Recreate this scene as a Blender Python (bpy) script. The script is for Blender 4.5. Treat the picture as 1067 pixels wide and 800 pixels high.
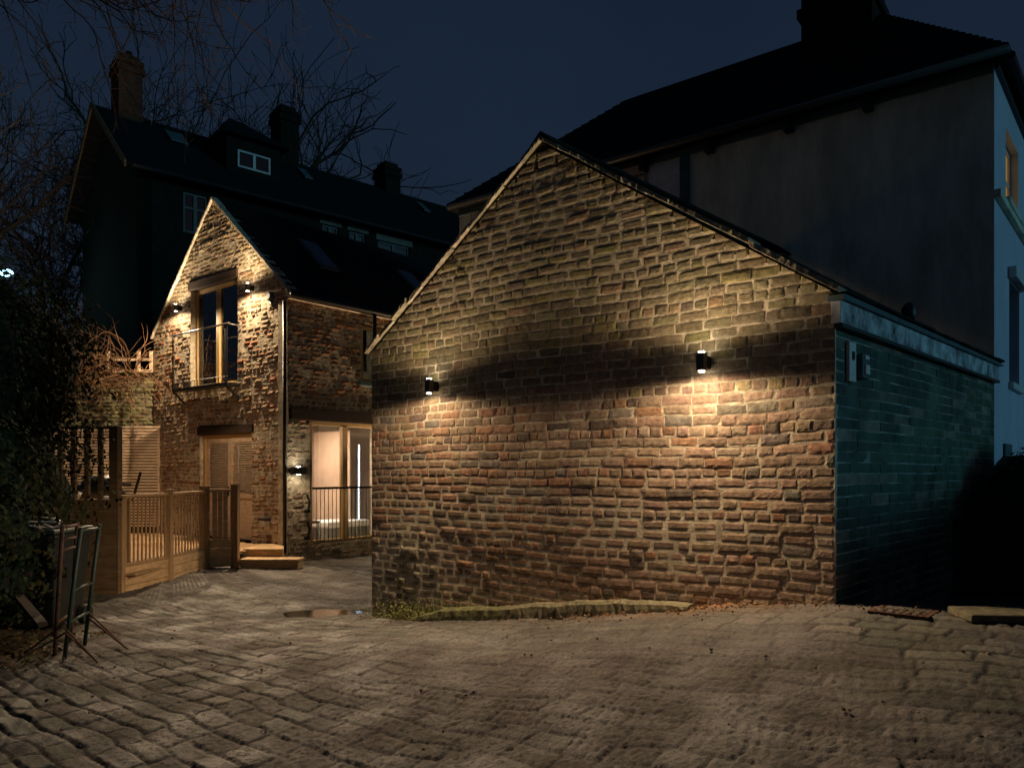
import bpy, math, random
import numpy as np
from mathutils import Vector

# ------------------------------------------------------------------ camera, world, moonlight, exposure
S = bpy.context.scene
for o in list(bpy.data.objects):
    bpy.data.objects.remove(o)
C = S.collection
F, HV, EYE = 800.0, 490.0, 1.6           # focal length and horizon row in photo pixels, eye height in metres
cam = bpy.data.objects.new('camera', bpy.data.cameras.new('camera'))
C.objects.link(cam)
cam.location = (0, 0, EYE)
cam.rotation_euler = (math.radians(90), 0, 0)
cam.data.sensor_width = 36
cam.data.lens = F / 1067 * 36
cam.data.shift_y = (HV - 400) / 1067
cam.data.clip_start = 0.05
cam.data.clip_end = 2000
S.camera = cam

w = bpy.data.worlds.new('World'); S.world = w; w.use_nodes = True
wn = w.node_tree.nodes; wl = w.node_tree.links
bg = wn['Background']
sky = wn.new('ShaderNodeTexSky'); sky.sky_type = 'NISHITA'; sky.sun_disc = False
sky.sun_elevation = math.radians(9); sky.sun_rotation = math.radians(115)
mx = wn.new('ShaderNodeMix'); mx.data_type = 'RGBA'; mx.blend_type = 'MIX'
mx.inputs[0].default_value = 0.0025
wl.new(sky.outputs[0], mx.inputs[7])
tcw = wn.new('ShaderNodeTexCoord'); nzw = wn.new('ShaderNodeTexNoise'); nzw.inputs['Scale'].default_value = 1.7; nzw.inputs['Detail'].default_value = 5
rmp = wn.new('ShaderNodeValToRGB'); rmp.color_ramp.elements[0].position = .3; rmp.color_ramp.elements[1].position = .72
rmp.color_ramp.elements[0].color = (0.0028, 0.0068, 0.0178, 1); rmp.color_ramp.elements[1].color = (0.0056, 0.0118, 0.0250, 1)
wl.new(tcw.outputs['Generated'], nzw.inputs['Vector']); wl.new(nzw.outputs[0], rmp.inputs[0]); wl.new(rmp.outputs[0], mx.inputs[6])
wl.new(mx.outputs[2], bg.inputs[0]); bg.inputs[1].default_value = 1.0

sun = bpy.data.objects.new('moonlight', bpy.data.lights.new('moonlight', 'SUN'))
C.objects.link(sun)
sun.data.energy = 0.36; sun.data.color = (0.15, 0.60, 0.84); sun.data.angle = math.radians(9)
_dir = Vector((-0.93, 0.30, -0.17))       # travels from the right, low
sun.rotation_euler = _dir.to_track_quat('-Z', 'Y').to_euler()

S.view_settings.view_transform = 'Standard'
S.view_settings.look = 'None'
S.view_settings.exposure = 0.28
S.view_settings.gamma = 1
S.render.engine = 'CYCLES'
S.render.resolution_x = 1024; S.render.resolution_y = 767
S.cycles.max_bounces = 5; S.cycles.diffuse_bounces = 3; S.cycles.transparent_max_bounces = 8
S.cycles.sample_clamp_indirect = 2.0
S.cycles.use_denoising = True

rng = np.random.default_rng(7)
R = random.Random(11)

# ------------------------------------------------------------------ small helpers
def at(u, v, Y):
    return np.array([(u - 533.5) / F * Y, Y, EYE + (HV - v) / F * Y])

class Wall:
    """a vertical plane: origin O, unit direction d (left to right seen from outside), normal n outwards"""
    def __init__(s, O, E):
        s.O = np.array(O, float)[:2]; E = np.array(E, float)[:2]
        s.L = float(np.linalg.norm(E - s.O)); s.d = (E - s.O) / s.L
        s.n = np.array([s.d[1], -s.d[0]])
    def p(s, a, z, e=0.0):
        q = s.O + s.d * a + s.n * e
        return (q[0], q[1], z)
    def s_at(s, u, e=0.0):
        k = (u - 533.5) / F; o = s.O + s.n * e
        return (k * o[1] - o[0]) / (s.d[0] - k * s.d[1])
    def z_at(s, u, v, e=0.0):
        a = s.s_at(u, e); q = s.p(a, 0, e)
        return EYE + (HV - v) / F * q[1]

_ph = rng.uniform(0, 6.28, (6, 12))
def sn(x, y, f=1.0, k=0):
    """smooth noise about -1..1 from summed sines"""
    x = np.asarray(x) * f; y = np.asarray(y) * f; p = _ph[k]
    return (np.sin(1.7*x + 2.3*y + p[0]) + np.sin(-2.9*x + 1.3*y + p[1]) + np.sin(4.1*x + 3.7*y + p[2]) * .6
            + np.sin(5.3*x - 4.9*y + p[3]) * .5 + np.sin(9.1*x + 7.3*y + p[4]) * .3 + np.sin(-8.3*x + 11.9*y + p[5]) * .25) / 2.6

wloc = {}
def empty(name, loc=(0, 0, 0), label=None, cat=None, group=None):
    o = bpy.data.objects.new(name, None); C.objects.link(o)
    o.location = loc; o.empty_display_size = .1
    wloc[o.name] = np.array(loc, float)
    tag(o, label, cat, group)
    return o
def tag(o, label=None, cat=None, group=None, kind=None):
    if label: o['label'] = label
    if cat: o['category'] = cat
    if group: o['group'] = group
    if kind: o['kind'] = kind
    return o

class MB:
    def __init__(s): s.v = []; s.f = []; s.m = []; s.c = []; s.col = None
    def add(s, vs, fs, mi=0, col=None):
        b = len(s.v); s.v.extend([tuple(map(float, q)) for q in vs])
        s.f.extend([tuple(i + b for i in f) for f in fs]); s.m.extend([mi] * len(fs))
        s.c.extend([col if col is not None else (1, 1, 1)] * len(vs))
    def hexa(s, p, mi=0, col=None):      # 8 points: bottom ring 0-3, top ring 4-7
        s.add(p, [(3, 2, 1, 0), (4, 5, 6, 7), (0, 1, 5, 4), (1, 2, 6, 5), (2, 3, 7, 6), (3, 0, 4, 7)], mi, col)
    def box(s, x0, x1, y0, y1, z0, z1, mi=0, col=None):
        s.hexa([(x0,y0,z0),(x1,y0,z0),(x1,y1,z0),(x0,y1,z0),(x0,y0,z1),(x1,y0,z1),(x1,y1,z1),(x0,y1,z1)], mi, col)
    def wbox(s, W, a0, a1, z0, z1, e0, e1, mi=0, col=None):   # box in a wall's frame, e0 back, e1 front
        s.hexa([W.p(a0,z0,e1),W.p(a1,z0,e1),W.p(a1,z0,e0),W.p(a0,z0,e0),W.p(a0,z1,e1),W.p(a1,z1,e1),W.p(a1,z1,e0),W.p(a0,z1,e0)], mi, col)
    def prism(s, poly, off, mi=0, col=None):   # poly: 3D points, extruded by off
        n = len(poly); off = np.array(off, float)
        a = [np.array(q, float) for q in poly]; b = [q + off for q in a]
        fs = [tuple(range(n)), tuple(range(2*n-1, n-1, -1))] + [(i, i+n, (i+1) % n + n, (i+1) % n) for i in range(n)]
        s.add(a + b, fs, mi, col)
    def tube(s, pts, rad, n=6, mi=0, col=None, cap=True):
        pts = [np.array(q, float) for q in pts]; m = len(pts)
        if not hasattr(rad, '__len__'): rad = [rad] * m
        vs = []; up = np.array([.31, .17, .93])
        for i in range(m):
            t = pts[min(i+1, m-1)] - pts[max(i-1, 0)]; t = t / (np.linalg.norm(t) + 1e-9)
            a = np.cross(t, up); 
            if np.linalg.norm(a) < 1e-3: a = np.cross(t, (1, 0, 0))
            a /= np.linalg.norm(a); b = np.cross(t, a)
            for k in range(n):
                an = 2 * math.pi * k / n
                vs.append(pts[i] + rad[i] * (math.cos(an) * a + math.sin(an) * b))
        fs = [(i*n+k, i*n+(k+1) % n, (i+1)*n+(k+1) % n, (i+1)*n+k) for i in range(m-1) for k in range(n)]
        if cap: fs += [tuple(range(n-1, -1, -1)), tuple((m-1)*n+k for k in range(n))]
        s.add(vs, fs, mi, col)
    def build(s, name, mats, parent=None, bevel=0, smooth=False):
        if not isinstance(mats, (list, tuple)): mats = [mats]
        off = np.zeros(3)
        if parent is not None:
            off = wloc.get(parent.name, np.zeros(3))
        V = np.array(s.v, float).reshape(-1, 3) - off
        me = bpy.data.meshes.new(name)
        me.from_pydata([tuple(q) for q in V], [], s.f)
        for m_ in mats: me.materials.append(m_)
        me.polygons.foreach_set('material_index', s.m)
        ca = me.color_attributes.new('tone', 'FLOAT_COLOR', 'POINT')
        cc = np.ones((len(V), 4)); cc[:, :3] = np.array(s.c)
        ca.data.foreach_set('color', cc.ravel())
        if smooth: me.polygons.foreach_set('use_smooth', [True] * len(me.polygons))
        me.update()
        o = bpy.data.objects.new(name, me); C.objects.link(o)
        if parent is not None:
            o.parent = parent
            wloc[o.name] = off
        if bevel:
            b = o.modifiers.new('bevel', 'BEVEL'); b.width = bevel; b.segments = 2; b.limit_method = 'ANGLE'
        return o

# ------------------------------------------------------------------ materials
def mat(name, color, rough=.8, metal=0, noise=None, bump=None, attr=False, emit=None, spec=.3, var=.35, wood=None):
    m = bpy.data.materials.new(name); m.use_nodes = True
    nt = m.node_tree; N = nt.nodes; Lk = nt.links; p = N['Principled BSDF']
    p.inputs['Roughness'].default_value = rough; p.inputs['Metallic'].default_value = metal
    p.inputs['Specular IOR Level'].default_value = spec
    tc = N.new('ShaderNodeTexCoord'); vec = tc.outputs['Object']
    if wood:
        mp = N.new('ShaderNodeMapping'); mp.inputs['Scale'].default_value = wood; Lk.new(vec, mp.inputs[0]); vec = mp.outputs[0]
    base = None
    if attr:
        a = N.new('ShaderNodeAttribute'); a.attribute_name = 'tone'; base = a.outputs['Color']
    if noise:
        t = N.new('ShaderNodeTexNoise'); t.inputs['Scale'].default_value = noise; t.inputs['Detail'].default_value = 7
        t.inputs['Roughness'].default_value = .65
        Lk.new(vec, t.inputs['Vector'])
        r = N.new('ShaderNodeMapRange'); r.inputs['From Min'].default_value = .3; r.inputs['From Max'].default_value = .7
        r.inputs['To Min'].default_value = 1 - var; r.inputs['To Max'].default_value = 1 + var
        Lk.new(t.outputs[0], r.inputs[0])
        x = N.new('ShaderNodeMix'); x.data_type = 'RGBA'; x.blend_type = 'MULTIPLY'; x.inputs[0].default_value = 1
        if base is not None: Lk.new(base, x.inputs[6])
        else: x.inputs[6].default_value = (*color, 1)
        Lk.new(r.outputs[0], x.inputs[7]); base = x.outputs[2]
    if base is not None: Lk.new(base, p.inputs['Base Color'])
    else: p.inputs['Base Color'].default_value = (*color, 1)
    if bump:
        sc, st, ds = bump
        t2 = N.new('ShaderNodeTexNoise'); t2.inputs['Scale'].default_value = sc; t2.inputs['Detail'].default_value = 8
        t2.inputs['Roughness'].default_value = .7; Lk.new(vec, t2.inputs['Vector'])
        b = N.new('ShaderNodeBump'); b.inputs['Strength'].default_value = st; b.inputs['Distance'].default_value = ds
        Lk.new(t2.outputs[0], b.inputs['Height']); Lk.new(b.outputs[0], p.inputs['Normal'])
    if emit:
        p.inputs['Emission Color'].default_value = (*emit[0], 1); p.inputs['Emission Strength'].default_value = emit[1]
    return m

M = {}
M['brick'] = mat('old_brick', (1,1,1), .92, noise=22, bump=(60, .7, .012), attr=True, spec=.15, var=.45)
M['mortar'] = mat('lime_mortar', (.50,.43,.31), .95, noise=9, bump=(40, .8, .012), spec=.1, var=.5)
M['mortar_dark'] = mat('sooty_mortar', (.17,.15,.10), .95, noise=9, bump=(40, .8, .012), spec=.1, var=.5)
M['mortar_side'] = mat('pointing', (.24,.26,.23), .9, noise=3, bump=(40,.5,.005), spec=.1, var=.8)
M['stone'] = mat('moss_stone', (1,1,1), .95, noise=14, bump=(30, .8, .02), attr=True, spec=.1, var=.5)
M['ground'] = mat('setts', (1,1,1), .88, noise=30, bump=(70, .8, .012), attr=True, spec=.22, var=.4)
M['render'] = mat('old_render', (.66,.66,.50), .9, noise=2.2, bump=(18, .4, .006), spec=.15, var=.38, wood=(1, 1, .3))
M['side_brick'] = mat('painted_brick', (1,1,1), .75, noise=2.2, bump=(45, .5, .006), attr=True, spec=.3, var=.85)
M['slate'] = mat('slate', (.013,.013,.013), .75, noise=8, bump=(12, .5, .02), spec=.08)
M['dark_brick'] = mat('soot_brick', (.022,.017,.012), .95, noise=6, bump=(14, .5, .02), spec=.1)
M['black'] = mat('black_metal', (.012,.012,.013), .5, noise=30, spec=.4, var=.3)
M['dark_wood'] = mat('dark_beam', (.035,.022,.014), .85, noise=6, bump=(20,.4,.01), spec=.2, wood=(1,1,6))
M['timber'] = mat('timber_boards', (.44,.29,.15), .7, noise=3.5, bump=(25,.35,.006), spec=.25, wood=(1.5,1.5,9), var=.35)
M['post'] = mat('timber_posts', (.32,.20,.10), .75, noise=3.5, bump=(25,.35,.006), spec=.25, wood=(9,9,1.2), var=.35)
M['brown_panel'] = mat('stained_boards', (.13,.085,.045), .8, noise=3.5, bump=(25,.35,.006), spec=.2, wood=(1.5,1.5,9), var=.35)
M['slats'] = mat('pale_slats', (.58,.43,.29), .75, noise=4, bump=(25,.3,.004), spec=.2, wood=(1.5,1.5,9), var=.3)
M['oak'] = mat('oak_frame', (.46,.30,.12), .5, noise=4, spec=.35, wood=(8,8,1.3), var=.2)
M['white_paint'] = mat('white_paint', (.62,.62,.60), .6, noise=8, spec=.3, var=.15)
M['grey_frame'] = mat('old_frames', (.13,.13,.13), .6, noise=8, spec=.2, var=.15)
M['peeling'] = mat('peeling_white', (.38,.41,.43), .75, noise=5, spec=.3, var=1.0)
M['green_metal'] = mat('green_metal', (.018,.032,.02), .55, noise=14, spec=.4, var=.5)
M['rust'] = mat('rusty_iron', (.075,.034,.018), .85, noise=30, bump=(60,.5,.01), spec=.3, var=.5)
M['bin'] = mat('black_plastic', (.012,.014,.013), .45, noise=10, spec=.4)
M['bin_lid'] = mat('green_plastic', (.02,.035,.025), .5, noise=10, spec=.4)
M['bark'] = mat('bark', (.07,.05,.032), .95, noise=12, bump=(25,.6,.02), spec=.1)
M['twig'] = mat('twigs', (.065,.042,.028), .9, noise=10, spec=.1)
M['bramble'] = mat('bramble', (.15,.085,.045), .9, noise=10, spec=.1)
M['leaf'] = mat('ivy_leaf', (1,1,1), .85, attr=True, noise=4, spec=.06, var=.5)
M['moss'] = mat('moss', (.10,.11,.03), .95, noise=40, bump=(90,.8,.01), spec=.1, var=.5)
M['soil'] = mat('soil', (.065,.045,.025), .95, noise=18, bump=(40,.9,.03), spec=.1, var=.6)
M['bank'] = mat('grass_bank', (.02,.03,.016), .95, noise=14, bump=(30,.9,.05), spec=.1, var=.5)
M['cloth'] = mat('pale_cloth', (.45,.42,.38), .9, noise=10, spec=.1)
M['copper'] = mat('grey_lamp_metal', (.10,.09,.08), .45, metal=.3, spec=.4)
M['lens'] = mat('lamp_lens', (1,.95,.85), .4, emit=((1,.88,.68), 60))
M['led'] = mat('led_tube', (1,1,1), .4, emit=((.86,.90,1), 9))
M['room'] = mat('room_plaster', (.42,.29,.20), .9, noise=2, spec=.1, var=.2)
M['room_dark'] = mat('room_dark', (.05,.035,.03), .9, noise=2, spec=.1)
M['amber'] = mat('lit_blind', (.5,.3,.1), .9, emit=((1,.52,.12), .16))
M['lead'] = mat('lead_pipe', (.07,.11,.12), .6, noise=8, spec=.3)
M['street'] = mat('street_lamp_head', (.8,.95,1), .4, emit=((.30,.72,1), 7))

_nt = M['ground'].node_tree; _n = _nt.nodes.new('ShaderNodeTexNoise'); _n.inputs['Scale'].default_value = 2.2; _n.inputs['Detail'].default_value = 6
_t = _nt.nodes.new('ShaderNodeTexCoord'); _nt.links.new(_t.outputs['Object'], _n.inputs['Vector'])
_m = _nt.nodes.new('ShaderNodeMapRange'); _m.inputs['From Min'].default_value = .35; _m.inputs['From Max'].default_value = .65; _m.inputs['To Min'].default_value = .55; _m.inputs['To Max'].default_value = .95
_nt.links.new(_n.outputs[0], _m.inputs[0]); _nt.links.new(_m.outputs[0], _nt.nodes['Principled BSDF'].inputs['Roughness'])

def glass(name, tint=(.9,.95,1), refl=.14):
    m = bpy.data.materials.new(name); m.use_nodes = True; nt = m.node_tree; N = nt.nodes; N.clear()
    out = N.new('ShaderNodeOutputMaterial'); mixs = N.new('ShaderNodeMixShader')
    tr = N.new('ShaderNodeBsdfTransparent'); tr.inputs[0].default_value = (*tint, 1)
    gl = N.new('ShaderNodeBsdfGlossy'); gl.inputs['Roughness'].default_value = .02
    fr = N.new('ShaderNodeFresnel'); fr.inputs[0].default_value = 1.45
    ad = N.new('ShaderNodeMath'); ad.operation = 'ADD'; ad.inputs[1].default_value = refl
    nt.links.new(fr.outputs[0], ad.inputs[0]); nt.links.new(ad.outputs[0], mixs.inputs[0])
    nt.links.new(tr.outputs[0], mixs.inputs[1]); nt.links.new(gl.outputs[0], mixs.inputs[2])
    nt.links.new(mixs.outputs[0], out.inputs[0])
    return m
M['glass'] = glass('window_glass')
M['dark_glass'] = mat('dark_glass', (.01,.013,.018), .08, spec=.6)
M['water'] = mat('puddle_water', (.012,.010,.008), .06, spec=.6, bump=(9,.12,.01))

# ------------------------------------------------------------------ ground height (thin plate through surveyed points)
W_near = Wall(((387-533.5)/F*8.75, 8.75), ((870-533.5)/F*5.5, 5.5))           # gable of the near outbuilding
gp = []
def g_at(u, v, Y): p = at(u, v, Y); gp.append(p)
g_at(387,643,8.75); g_at(430,650,8.0); g_at(560,646,7.0); g_at(720,638,6.1); g_at(870,630,5.45)
g_at(950,636,5.25); g_at(1067,649,4.95)
g_at(176,605,11.3); g_at(125,618,10.3); g_at(212,593,12.7); g_at(250,591,13.1); g_at(323,583,14.5); g_at(386,577,15.8)
g_at(533,800,3.9); g_at(0,800,4.2); g_at(1067,800,3.0); g_at(60,690,6.4); g_at(250,700,6.1)
gp += [np.array(q, float) for q in [(0,0,0),(-3,0,-.02),(3,0,.3),(3.7,7,.30),(5,8,.35),(4.3,5.6,.42),(6,5,.42),(-9,9,.1),(-9,16,.1),
       (-4,17,-.1),(0,17,-.1),(5,14,.6),(-1.5,10.5,-.17),(-.6,12,-.1),(5,2,.5)]]
gp = np.array(gp)
def _U(r): return np.where(r > 1e-6, r * r * np.log(np.maximum(r, 1e-6)), 0)
n_ = len(gp)
_K = _U(np.linalg.norm(gp[:, None, :2] - gp[None, :, :2], axis=2)) + np.eye(n_) * .15
_P = np.hstack([np.ones((n_, 1)), gp[:, :2]])
_A = np.block([[_K, _P], [_P.T, np.zeros((3, 3))]])
_w = np.linalg.solve(_A, np.concatenate([gp[:, 2], np.zeros(3)]))
def gbase(x, y):
    x = np.clip(np.asarray(x, float), -10, 7); y = np.clip(np.asarray(y, float), 0, 18)
    h = _w[n_] + _w[n_+1] * x + _w[n_+2] * y
    for i in range(n_):
        h = h + _w[i] * _U(np.hypot(x - gp[i, 0], y - gp[i, 1]))
    return h
def hsh(i, j, k=0):
    v = np.sin(i * 127.1 + j * 311.7 + k * 74.7) * 43758.5453
    return v - np.floor(v)

def build_ground():
    def axis(lo, hi, step, far):
        c = np.arange(lo, hi, step)
        g = np.array([.3, .8, 2, 5, 12, 30, 80, 200, far])
        return np.concatenate([(lo - g)[::-1], c, hi + g])
    xs = axis(-7.0, 5.0, .0145, 600)
    ys = np.concatenate([[-600, -100, -20, -5, 0, 1.2], np.arange(2.6, 6.8, .0125), np.arange(6.8, 9.5, .022), np.arange(9.5, 18, .05), [19, 22, 30, 50, 100, 300, 900]])
    X, Y = np.meshgrid(xs, ys)
    Z = gbase(X, Y)
    d = W_near.d; nrm = W_near.n
    a = X * d[0] + Y * d[1]; b = X * nrm[0] + Y * nrm[1]
    a2 = a + .05 * sn(X, Y, 1.1, 0) + .012 * sn(X, Y, 6, 1); b2 = b + .07 * sn(X, Y, .8, 2) + .014 * sn(X, Y, 5, 3)
    rh = .165
    row = np.floor(b2 / rh); fb = b2 / rh - row
    ln = .24 + .12 * hsh(row, 3)
    ac = a2 / ln + hsh(row, 9) * 7; col = np.floor(ac); fa = ac - col
    shift = (hsh(col, row, 4) - .5) * .35
    # distance to joints in metres
    db = np.minimum(fb, 1 - fb) * rh; da = np.minimum(fa, 1 - fa) * ln
    dist = np.minimum(db, da)
    dist = dist + .004 * sn(X, Y, 40, 1); top = np.clip(dist / .022, 0, 1); top = top * top * (3 - 2 * top)
    rnd = hsh(row, col, 1); rnd2 = hsh(row, col, 2); rnd3 = hsh(row, col, 5)
    tilt = (fa - .5) * (rnd2 - .5) * .030 + (fb - .5) * (rnd3 - .5) * .034
    calm = 1 - .5 * np.clip((X - .6), 0, 1)
    h = top * (.021 + .013 * (rnd - .5) + tilt * .75) * calm + .003 * sn(X, Y, 9, 4) + .003 * sn(X, Y, 23, 5)
    missing = (rnd > .985) & (top > .3); h = h - missing * .022 * top
    # grit lies over the middle of the yard and thins out to the right, where setts show
    fill = .5 + .45 * sn(X, Y, .55, 1) + .22 * sn(X, Y, 2.3, 3)
    fill = fill + np.exp(-((X - .6)**2 / 1.6 + (Y - 4.9)**2 / 2.2)) * .9 - np.clip((X - 1.3) * .5, 0, .5) * (Y < 5) - np.exp(-((X+4.2)**2/2 + (Y-9)**2/3)) * .2
    fill = np.clip(fill + .22 * sn(X, Y, 6.5, 0), 0.02, .95)
    grit = rng.normal(0, .0022, X.shape) + .004 * sn(X, Y, 31, 2) * (sn(X, Y, 3, 1) > 0) + .0025 * sn(X, Y, 70, 3)
    H = h * (1 - fill * .62) + grit * (.4 + fill) + .016 * fill
    # raised concrete lip under the near outbuilding, rut towards the puddle
    fine = ((X > -7) & (X < 5) & (Y > 2.1) & (Y < 18))
    Z = Z + np.where(fine, H, 0) + .02 * sn(X, Y, .9, 5)
    Z = Z - .05 * np.exp(-((X + 2.2)**2 / .5 + (Y - 9.2)**2 / .25))
    tone = (.42 + .55 * rnd)
    stone = np.stack([.16 * tone + .015 * rnd2, .145 * tone + .012 * rnd3, .125 * tone], -1)
    mossy = np.clip(sn(X, Y, 1.3, 5) * .6 + .1 + .12 * (rnd3 > .8), 0, 1)[..., None] * np.clip((X[..., None] > .9) * .5 + .25 + .3 * (Y[..., None] < 4.5), 0, 1)
    stone = stone * (1 - .4 * mossy) + np.array([.085, .095, .04]) * .4 * mossy
    joint = np.array([.024, .020, .015])
    dirt = np.array([.124, .105, .093]) * (1 + .25 * sn(X, Y, 7, 0))[..., None]
    k = top[..., None]
    colr = joint * (1 - k) + stone * k
    f3 = (fill ** 1.5)[..., None]
    colr = colr * (1 - .8 * f3) + dirt * .8 * f3
    grey = np.clip((sn(X, Y, 14, 3) - .6) * 3, 0, 1)[..., None] * .3
    colr = colr * (1 - grey) + np.array([.05, .04, .03]) * grey
    # leaf litter and earth close to the hedge
    e = np.clip((-3.6 - X) * 1.2 + .5 * sn(X, Y, 2.5, 2), 0, 1)[..., None] * (Y < 8.2)[..., None]
    colr = colr * (1 - .75 * e) + np.array([.06, .042, .022]) * .75 * e
    # iron-red earth spilled at the wall foot
    a_ = (X - W_near.O[0]) * d[0] + (Y - W_near.O[1]) * d[1]; b_ = (X - W_near.O[0]) * nrm[0] + (Y - W_near.O[1]) * nrm[1]
    e = (np.exp(-((a_ - 3.75) / .8)**2) * np.exp(-((b_ - .05) / .22)**2) * (.8 + .5 * sn(X, Y, 6, 1)))[..., None].clip(0, 1)
    colr = colr * (1 - e) + np.array([.24, .12, .045]) * e
    Z = Z + e[..., 0] * .03 * (1 + .5 * sn(X, Y, 14, 4))
    wet = (np.exp(-((X + 2.2)**2 / .9 + (Y - 9.3)**2 / .35)))[..., None].clip(0, 1)
    colr = colr * (1 - .7 * wet)
    ny, nx = X.shape
    V = np.stack([X, Y, Z], -1).reshape(-1, 3)
    i = np.arange(ny - 1)[:, None] * nx + np.arange(nx - 1)[None, :]
    Fq = np.stack([i, i + 1, i + nx + 1, i + nx], -1).reshape(-1, 4)
    me = bpy.data.meshes.new('ground')
    me.vertices.add(len(V)); me.vertices.foreach_set('co', V.ravel())
    me.loops.add(Fq.size); me.loops.foreach_set('vertex_index', Fq.ravel())
    me.polygons.add(len(Fq)); me.polygons.foreach_set('loop_start', np.arange(0, Fq.size, 4)); 
    me.polygons.foreach_set('loop_total', np.full(len(Fq), 4))
    me.update(calc_edges=True); me.validate()
    me.polygons.foreach_set('use_smooth', [True] * len(me.polygons))
    ca = me.color_attributes.new('tone', 'FLOAT_COLOR', 'POINT')
    cc = np.ones((len(V), 4)); cc[:, :3] = (colr * .80).reshape(-1, 3).clip(.008, 1); ca.data.foreach_set('color', cc.ravel())
    me.materials.append(M['ground'])
    o = bpy.data.objects.new('ground', me); C.objects.link(o); tag(o, 'worn stone setts of the sloping yard', kind='structure')
    return o
build_ground()
def gz(x, y): return float(gbase(x, y)) + .012

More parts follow.
